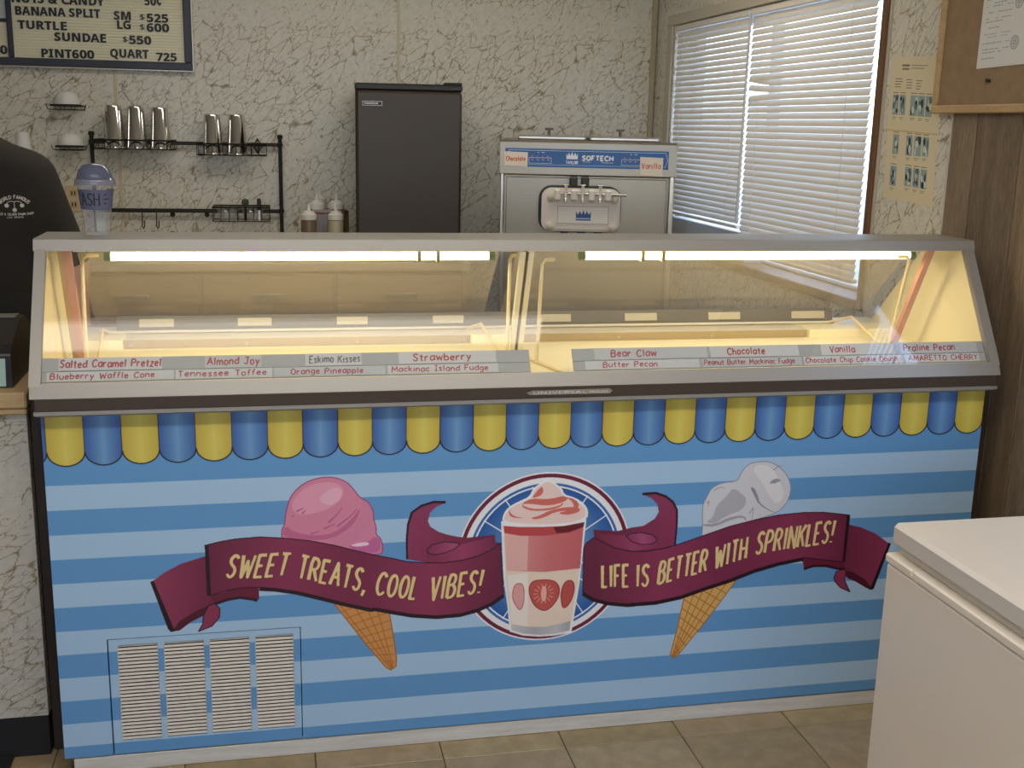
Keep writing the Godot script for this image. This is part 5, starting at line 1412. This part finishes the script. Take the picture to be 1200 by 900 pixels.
func build_cash_cup() -> void:
	var x := -1.0135; var z := -0.235; var y := 1.2385
	var t := thing("cash_cup", "clear plastic cup with periwinkle dome lid and band marked CASH", "cup", V(x, y, z))
	part(t, "cup_wall", lathe(mb(), [Vector2(0, 0.001), Vector2(0.0245, 0.0), Vector2(0.026, 0.004), Vector2(0.0385, 0.112), Vector2(0.041, 0.114), Vector2(0.041, 0.119), Vector2(0.039, 0.120)], at(x, y, z), 36), M["clear plastic"])
	var peri := rgb(98, 102, 128)
	var lid := part(t, "dome_lid", lathe(mb(), [Vector2(0.0425, 0.112), Vector2(0.0425, 0.124), Vector2(0.040, 0.126), Vector2(0.0385, 0.130), Vector2(0.034, 0.144), Vector2(0.025, 0.154), Vector2(0.012, 0.158), Vector2(0, 0.159)], at(x, y, z), 36), mat("periwinkle lid", peri, 0.12))
	part(lid, "lid_rim", lathe(mb(), [Vector2(0.0428, 0.108), Vector2(0.0440, 0.112), Vector2(0.0440, 0.122), Vector2(0.0426, 0.124)], at(x, y, z), 36), M["clear plastic"])
	# paper band wrapped round the cup
	var st := mb()
	var n := 36
	for i in n:
		var f := float(i) / n
		var g := float(i + 1) / n
		var a := PI * (1.02 - f * 1.35)
		var b := PI * (1.02 - g * 1.35)
		var p := func(an: float, h: float) -> Vector3:
			var r := lerpf(0.026, 0.0385, (h - 0.004) / 0.108) + 0.0008
			return V(x + r * cos(an), y + h, z + r * sin(an))
		st.set_smooth_group(4)
		face(st, [p.call(a, 0.058), p.call(b, 0.058), p.call(b, 0.102), p.call(a, 0.102)], V(cos(a), 0, sin(a)), [Vector2(f, 1), Vector2(g, 1), Vector2(g, 0), Vector2(f, 0)])
	part(t, "paper_band", st, printed("cash band", cash_print(peri), 0.6), "periwinkle band marked CASH")
	part(t, "banknote", box(V(x - 0.004, y + 0.006, z - 0.012), V(x + 0.016, y + 0.05, z - 0.009), 0.001), mat("pale paper", rgb(190, 196, 186), 0.7))

# ---------------------------------------------------------------- the person behind the till counter
# bones: [from, to, radius, radius]; the surface of their smooth union is meshed with surface nets and added to st
var field_bones := []
var field_k := 0.03

func field(p: Vector3) -> float:
	var d := 1e9
	for b in field_bones:
		var a: Vector3 = b[0]
		var ab: Vector3 = b[1] - a
		var h := clampf((p - a).dot(ab) / maxf(ab.length_squared(), 1e-9), 0.0, 1.0)
		var e: Vector3 = (p - a - ab * h) * (b[4] if b.size() > 4 else Vector3.ONE)
		var s: float = e.length() - lerpf(b[2], b[3], h)
		var m := maxf(field_k - absf(d - s), 0.0) / field_k
		d = minf(d, s) - m * m * field_k * 0.25
	return d

func nets(st: SurfaceTool, bones: Array, cell: float, k := 0.03, keep = null) -> SurfaceTool:
	field_bones = bones
	field_k = k
	var lo := Vector3.ONE * 1e9
	var hi := -lo
	for b in bones:
		for j in 2:
			var r: float = maxf(b[2], b[3]) * 1.3 + cell * 2
			lo = lo.min(b[j] - Vector3.ONE * r)
			hi = hi.max(b[j] + Vector3.ONE * r)
	var n := Vector3i(((hi - lo) / cell).ceil()) + Vector3i.ONE
	var val := PackedFloat32Array()
	val.resize(n.x * n.y * n.z)
	val.fill(1.0)
	# only the cells near each bone are visited
	for b in bones:
		var r: float = maxf(b[2], b[3]) * 1.25 + cell * 2.5
		var c0 := Vector3i(((b[0].min(b[1]) - Vector3.ONE * r - lo) / cell).floor()).clamp(Vector3i.ZERO, n - Vector3i.ONE)
		var c1 := Vector3i(((b[0].max(b[1]) + Vector3.ONE * r - lo) / cell).ceil()).clamp(Vector3i.ZERO, n - Vector3i.ONE)
		for z in range(c0.z, c1.z + 1):
			for y in range(c0.y, c1.y + 1):
				for x in range(c0.x, c1.x + 1):
					var i := x + n.x * (y + n.y * z)
					if val[i] == 1.0: val[i] = field(lo + Vector3(x, y, z) * cell)
	var vert := {}
	var sx := 1
	var sy := n.x
	var sz := n.x * n.y
	var offs := [0, sx, sy, sx + sy, sz, sx + sz, sy + sz, sx + sy + sz]
	for z in n.z - 1:
		for y in n.y - 1:
			for x in n.x - 1:
				var i := x + n.x * (y + n.y * z)
				var inside := 0
				for o in offs: if val[i + o] < 0: inside += 1
				if inside == 0 or inside == 8: continue
				var sum := Vector3.ZERO
				var cnt := 0
				for e in [[0, 1], [2, 3], [4, 5], [6, 7], [0, 2], [1, 3], [4, 6], [5, 7], [0, 4], [1, 5], [2, 6], [3, 7]]:
					var va := val[i + offs[e[0]]]
					var vb := val[i + offs[e[1]]]
					if (va < 0) == (vb < 0): continue
					var pa := Vector3(e[0] & 1, (e[0] >> 1) & 1, e[0] >> 2)
					var pb := Vector3(e[1] & 1, (e[1] >> 1) & 1, e[1] >> 2)
					sum += pa.lerp(pb, va / (va - vb))
					cnt += 1
				vert[i] = lo + (Vector3(x, y, z) + sum / cnt) * cell
	st.set_smooth_group(5)
	for i in vert:
		var steps := [[sx, sy, sz, V(1, 0, 0)], [sy, sz, sx, V(0, 1, 0)], [sz, sx, sy, V(0, 0, 1)]]
		for s in steps:
			var va := val[i]
			var vb := val[i + s[0]]
			if (va < 0) == (vb < 0): continue
			var ids := [i, i - s[1], i - s[1] - s[2], i - s[2]]
			var ok := true
			for j in ids: if not vert.has(j): ok = false
			if not ok: continue
			var q := [vert[ids[0]], vert[ids[1]], vert[ids[2]], vert[ids[3]]]
			var mid: Vector3 = (q[0] + q[1] + q[2] + q[3]) / 4
			if keep != null and not keep.call(mid): continue
			var out: Vector3 = s[3] * (1.0 if va < 0 else -1.0)
			for tri in [[0, 1, 2], [0, 2, 3]]:
				var nn: Vector3 = (q[tri[0]] - q[tri[2]]).cross(q[tri[0]] - q[tri[1]])
				var o := [0, 1, 2] if nn.dot(out) >= 0 else [2, 1, 0]
				for j in o: st.add_vertex(q[tri[j]])
	st.set_smooth_group(-1)
	return st

func build_person() -> void:
	var C := V(-1.48, F, -1.12)          # on the floor between the feet
	var t := thing("person", "person in a black printed T-shirt standing behind the till counter", "person", C)
	var J := func(x: float, y: float, z: float) -> Vector3: return C + V(x, y, z)
	var flat := V(1.0, 1.0, 1.45)
	var sh := {}
	var torso := [[J.call(-0.07, 1.02, 0), J.call(0.07, 1.02, 0), 0.12, 0.12, flat], [J.call(-0.06, 1.14, 0.005), J.call(0.06, 1.14, 0.005), 0.125, 0.125, flat], [J.call(-0.08, 1.21, 0.01), J.call(0.08, 1.21, 0.01), 0.12, 0.12, flat], [J.call(-0.095, 1.285, 0.0), J.call(0.095, 1.285, 0.0), 0.078, 0.078], [J.call(-0.03, 1.33, -0.01), J.call(0.03, 1.33, -0.01), 0.072, 0.072], [J.call(-0.08, 0.93, 0), J.call(0.08, 0.93, 0), 0.115, 0.115, flat]]
	var neck := [[J.call(0, 1.33, -0.01), J.call(0, 1.47, 0.01), 0.062, 0.056]]
	var arms := []
	var fore := []
	var hands := []
	for s in [-1.0, 1.0]:
		var a: Vector3 = J.call(s * 0.165, 1.285, 0.0)
		var e: Vector3 = J.call(s * 0.258, 1.02, -0.01)
		var w: Vector3 = J.call(s * 0.285, 0.80, 0.055)
		arms.append([a, e, 0.062, 0.047])
		fore.append([e, w, 0.046, 0.031])
		sh[s] = [a, e, w]
		# hand hanging beside the thigh: palm turned in, four fingers a little curled, thumb in front
		var along_hand := V(s * 0.06, -1, 0.12).normalized()
		var inward := V(-s, 0, 0)
		var spread := V(0, 0.12, 1).normalized()
		var p0: Vector3 = w + along_hand * 0.026
		var palm_end: Vector3 = w + along_hand * 0.105
		var hb := [[w, p0, 0.030, 0.026], [p0 - spread * 0.016, palm_end - spread * 0.026, 0.019, 0.014], [p0 + spread * 0.016, palm_end + spread * 0.026, 0.019, 0.014], [p0, palm_end, 0.021, 0.015]]
		var lens := [0.062, 0.076, 0.082, 0.074]
		for f in 4:
			var off := (f - 1.5) * 0.0205
			var l: float = lens[f]
			var k0: Vector3 = palm_end + spread * off - along_hand * 0.004
			var k1: Vector3 = k0 + along_hand * l * 0.46 + spread * off * 0.08 + inward * 0.008
			var k2: Vector3 = k1 + along_hand * l * 0.28 + inward * 0.014
			var k3: Vector3 = k2 + along_hand * l * 0.16 + inward * 0.014
			hb.append_array([[k0, k1, 0.0095, 0.0088], [k1, k2, 0.0088, 0.0080], [k2, k3, 0.0080, 0.0070]])
		var t0: Vector3 = p0 + spread * 0.020 + along_hand * 0.012 + inward * 0.006
		var t1: Vector3 = t0 + spread * 0.020 + along_hand * 0.034 + inward * 0.010
		hb.append_array([[t0, t1, 0.014, 0.0105], [t1, t1 + spread * 0.004 + along_hand * 0.030 + inward * 0.008, 0.0105, 0.0085]])
		hands.append(hb)
	var legs := []
	for s in [-1.0, 1.0]:
		var h: Vector3 = J.call(s * 0.095, 0.90, 0)
		var k: Vector3 = J.call(s * 0.115, 0.49, 0.015)
		var a: Vector3 = J.call(s * 0.12, 0.08, -0.015)
		legs.append_array([[h, k, 0.092, 0.060], [k, a, 0.058, 0.042]])
	var head := [[J.call(0, 1.615, 0.0), J.call(0, 1.60, -0.015), 0.088, 0.09, V(1.14, 0.92, 1)], [J.call(0, 1.545, 0.03), J.call(0, 1.515, 0.05), 0.062, 0.042], [J.call(0, 1.575, 0.09), J.call(0, 1.545, 0.112), 0.010, 0.016], [J.call(-0.022, 1.52, 0.086), J.call(0.022, 1.52, 0.086), 0.011, 0.011], [J.call(-0.016, 1.508, 0.084), J.call(0.016, 1.508, 0.084), 0.010, 0.010], [J.call(-0.035, 1.605, 0.074), J.call(0.035, 1.605, 0.074), 0.016, 0.016], [J.call(-0.081, 1.585, 0.0), J.call(-0.084, 1.555, 0.0), 0.013, 0.009], [J.call(0.081, 1.585, 0.0), J.call(0.084, 1.555, 0.0), 0.013, 0.009], [J.call(0, 1.47, 0.0), J.call(0, 1.54, -0.005), 0.056, 0.062]]
	var skin := mat("skin", rgb(206, 160, 132), 0.55, 0.0, {"subsurf_scatter_enabled": true, "subsurf_scatter_strength": 0.1})
	var st := mb()
	nets(st, torso + neck + arms + fore + legs + [[J.call(0, 1.47, 0.0), J.call(0, 1.50, 0.0), 0.056, 0.056]], 0.014, 0.04)
	nets(st, head, 0.005, 0.022)
	for hb in hands: nets(st, hb, 0.0035, 0.008)
	part(t, "body", st, skin)
	for s in [-1.0, 1.0]:
		part(t, "eye", lathe(mb(), [Vector2(0, -0.0115), Vector2(0.008, -0.008), Vector2(0.0115, 0), Vector2(0.008, 0.008), Vector2(0, 0.0115)], Transform3D(Basis.IDENTITY, J.call(s * 0.032, 1.583, 0.070)), 14), mat("eye", rgb(226, 222, 216), 0.2))
		part(t, "iris", lathe(mb(), [Vector2(0, -0.0055), Vector2(0.0055, 0), Vector2(0, 0.0055)], Transform3D(Basis.IDENTITY, J.call(s * 0.032, 1.583, 0.078)), 12), mat("iris", rgb(60, 44, 32), 0.2))
	st = mb()
	nets(st, [[J.call(0, 1.628, -0.004), J.call(0, 1.612, -0.026), 0.094, 0.097, V(1.12, 0.94, 1)]], 0.008, 0.02, func(p: Vector3) -> bool: return p.y - C.y > 1.612 + (p.z - C.z) * 0.45 or p.z - C.z < -0.045 and p.y > 1.52)
	part(t, "hair", st, mat("hair", rgb(70, 52, 40), 0.7))
	# T-shirt: the trunk and upper arms, a finger's breadth larger
	var grow := func(list: Array, by: float) -> Array:
		var out := []
		for b in list:
			var c: Array = b.duplicate()
			c[2] += by
			c[3] += by
			out.append(c)
		return out
	var shirt_bones: Array = grow.call(torso, 0.014)
	for s in [-1.0, 1.0]:
		shirt_bones.append([sh[s][0], sh[s][0].lerp(sh[s][1], 0.86), 0.074, 0.066])
	st = mb()
	nets(st, shirt_bones, 0.012, 0.05)
	var black := rgb(40, 35, 31)
	part(t, "t_shirt", st, mat("t-shirt cotton", black, 0.85), "black T-shirt")
	field_bones = shirt_bones
	field_k = 0.05
	# print on the chest, laid over the cloth
	var surf := func(x: float, y: float) -> Vector3:
		var z := C.z + 0.3
		for i in 160:
			var d := field(V(x, y, z))
			if d < 0.005: break
			z -= d * 0.45
		return V(x, y, z)
	st = mb()
	st.set_smooth_group(6)
	var m := 12
	var px := -1.346; var py := 1.247; var hw := 0.052; var hh := 0.039
	for i in m:
		for j in m:
			var q := []
			var uv := []
			for o in [[0, 0], [1, 0], [1, 1], [0, 1]]:
				var u := float(i + o[0]) / m
				var v := float(j + o[1]) / m
				q.append(surf.call(px + (u * 2 - 1) * hw, py + (1 - v * 2) * hh))
				uv.append(Vector2(u, v))
			face(st, q, V(0, 0, 1), uv)
	part(t, "shirt_print", st, printed("shirt print", shirt_print(black), 0.85), "white print of three hanging balls and lettering")
	var trouser_bones: Array = grow.call(legs, 0.012)
	trouser_bones.append_array(grow.call([torso[5]], 0.010))
	st = mb()
	nets(st, trouser_bones, 0.014, 0.04)
	part(t, "trousers", st, mat("trousers", rgb(36, 34, 34), 0.85))
	for s in [-1.0, 1.0]:
		st = mb()
		nets(st, [[J.call(s * 0.12, 0.062, -0.03), J.call(s * 0.125, 0.05, 0.05), 0.046, 0.044], [J.call(s * 0.125, 0.047, 0.05), J.call(s * 0.135, 0.036, 0.13), 0.043, 0.033], [J.call(s * 0.12, 0.07, -0.02), J.call(s * 0.12, 0.11, -0.015), 0.044, 0.050]], 0.008, 0.03)
		part(t, "shoe", st, M["black rubber"])

# ---------------------------------------------------------------- everything
const TUBE := 0.135

func _ready() -> void:
	var cam := Camera3D.new()
	cam.name = "camera"
	add_child(cam)
	cam.position = V(-0.6324, 1.4996, 2.4839)
	cam.rotation = V(-0.2232, -0.2111, 0.0226)
	cam.fov = 37.27
	cam.near = 0.05
	cam.current = true
	var we := WorldEnvironment.new()
	we.name = "environment"
	var env := Environment.new()
	var sky := Sky.new()
	var sm := ProceduralSkyMaterial.new()
	sm.sky_top_color = Color(0.62, 0.74, 0.92)
	sm.sky_horizon_color = Color(0.86, 0.91, 0.97)
	sm.ground_horizon_color = Color(0.80, 0.84, 0.88)
	sm.ground_bottom_color = Color(0.6, 0.62, 0.64)
	sm.sun_angle_max = 0.0
	sky.sky_material = sm
	env.background_mode = Environment.BG_SKY
	env.sky = sky
	env.background_energy_multiplier = 5.0
	env.tonemap_mode = Environment.TONE_MAPPER_LINEAR
	env.tonemap_exposure = 1.0
	env.sdfgi_enabled = true
	env.ssao_enabled = true
	env.ssil_enabled = true
	we.environment = env
	add_child(we)
	make_materials()
	strip_light("white strip light on the ceiling above the customers", -1.75, 0.42, 1.13, 0.13, 0.16, Color(1.0, 0.98, 0.95), 1.6)
	strip_light("added wide ceiling light out of view that brightens the freezer front", -1.5, 0.9, 1.59, 0.22, 2.6, Color(1.0, 0.97, 0.92), 4.0)  # added main light, set where the sloping glass does not mirror it
	strip_light("white strip light on the ceiling above the staff side", -1.3, 0.87, -1.5, 0.2, 1.0, Color(1.0, 0.96, 0.88), 4.0)
	build_room()
	build_window_one()
	build_outside()
	blind("white slatted blind over the left half of the window, hanging shorter", XW + 0.012, -2.715, -1.878, 1.113, 1.962, 0.0243, 1.27, {}, 99.0, "window blinds")
	blind("white slatted blind over the right half of the window, with bent slats", XW + 0.012, -1.858, -0.903, 1.022, 1.962, 0.0243, 1.27, {10: 0.022, 11: 0.012, 12: -0.006}, -1.845, "window blinds")
	blind("white slatted blind on the nearer window beside the chest freezer", XW + 0.014, 0.385, 1.58, 0.97, 1.640, 0.0243, 1.22, {}, 99.0, "", 0.22)
	build_freezer()
	build_back_counter()
	build_machine()
	build_fridge()
	build_chest_freezer()
	build_left_counter()
	build_person()
	build_menu()
	build_rack()
	build_right_wall()
	build_wall_bits()
	build_bottles()
	build_cash_cup()
	build_cards()
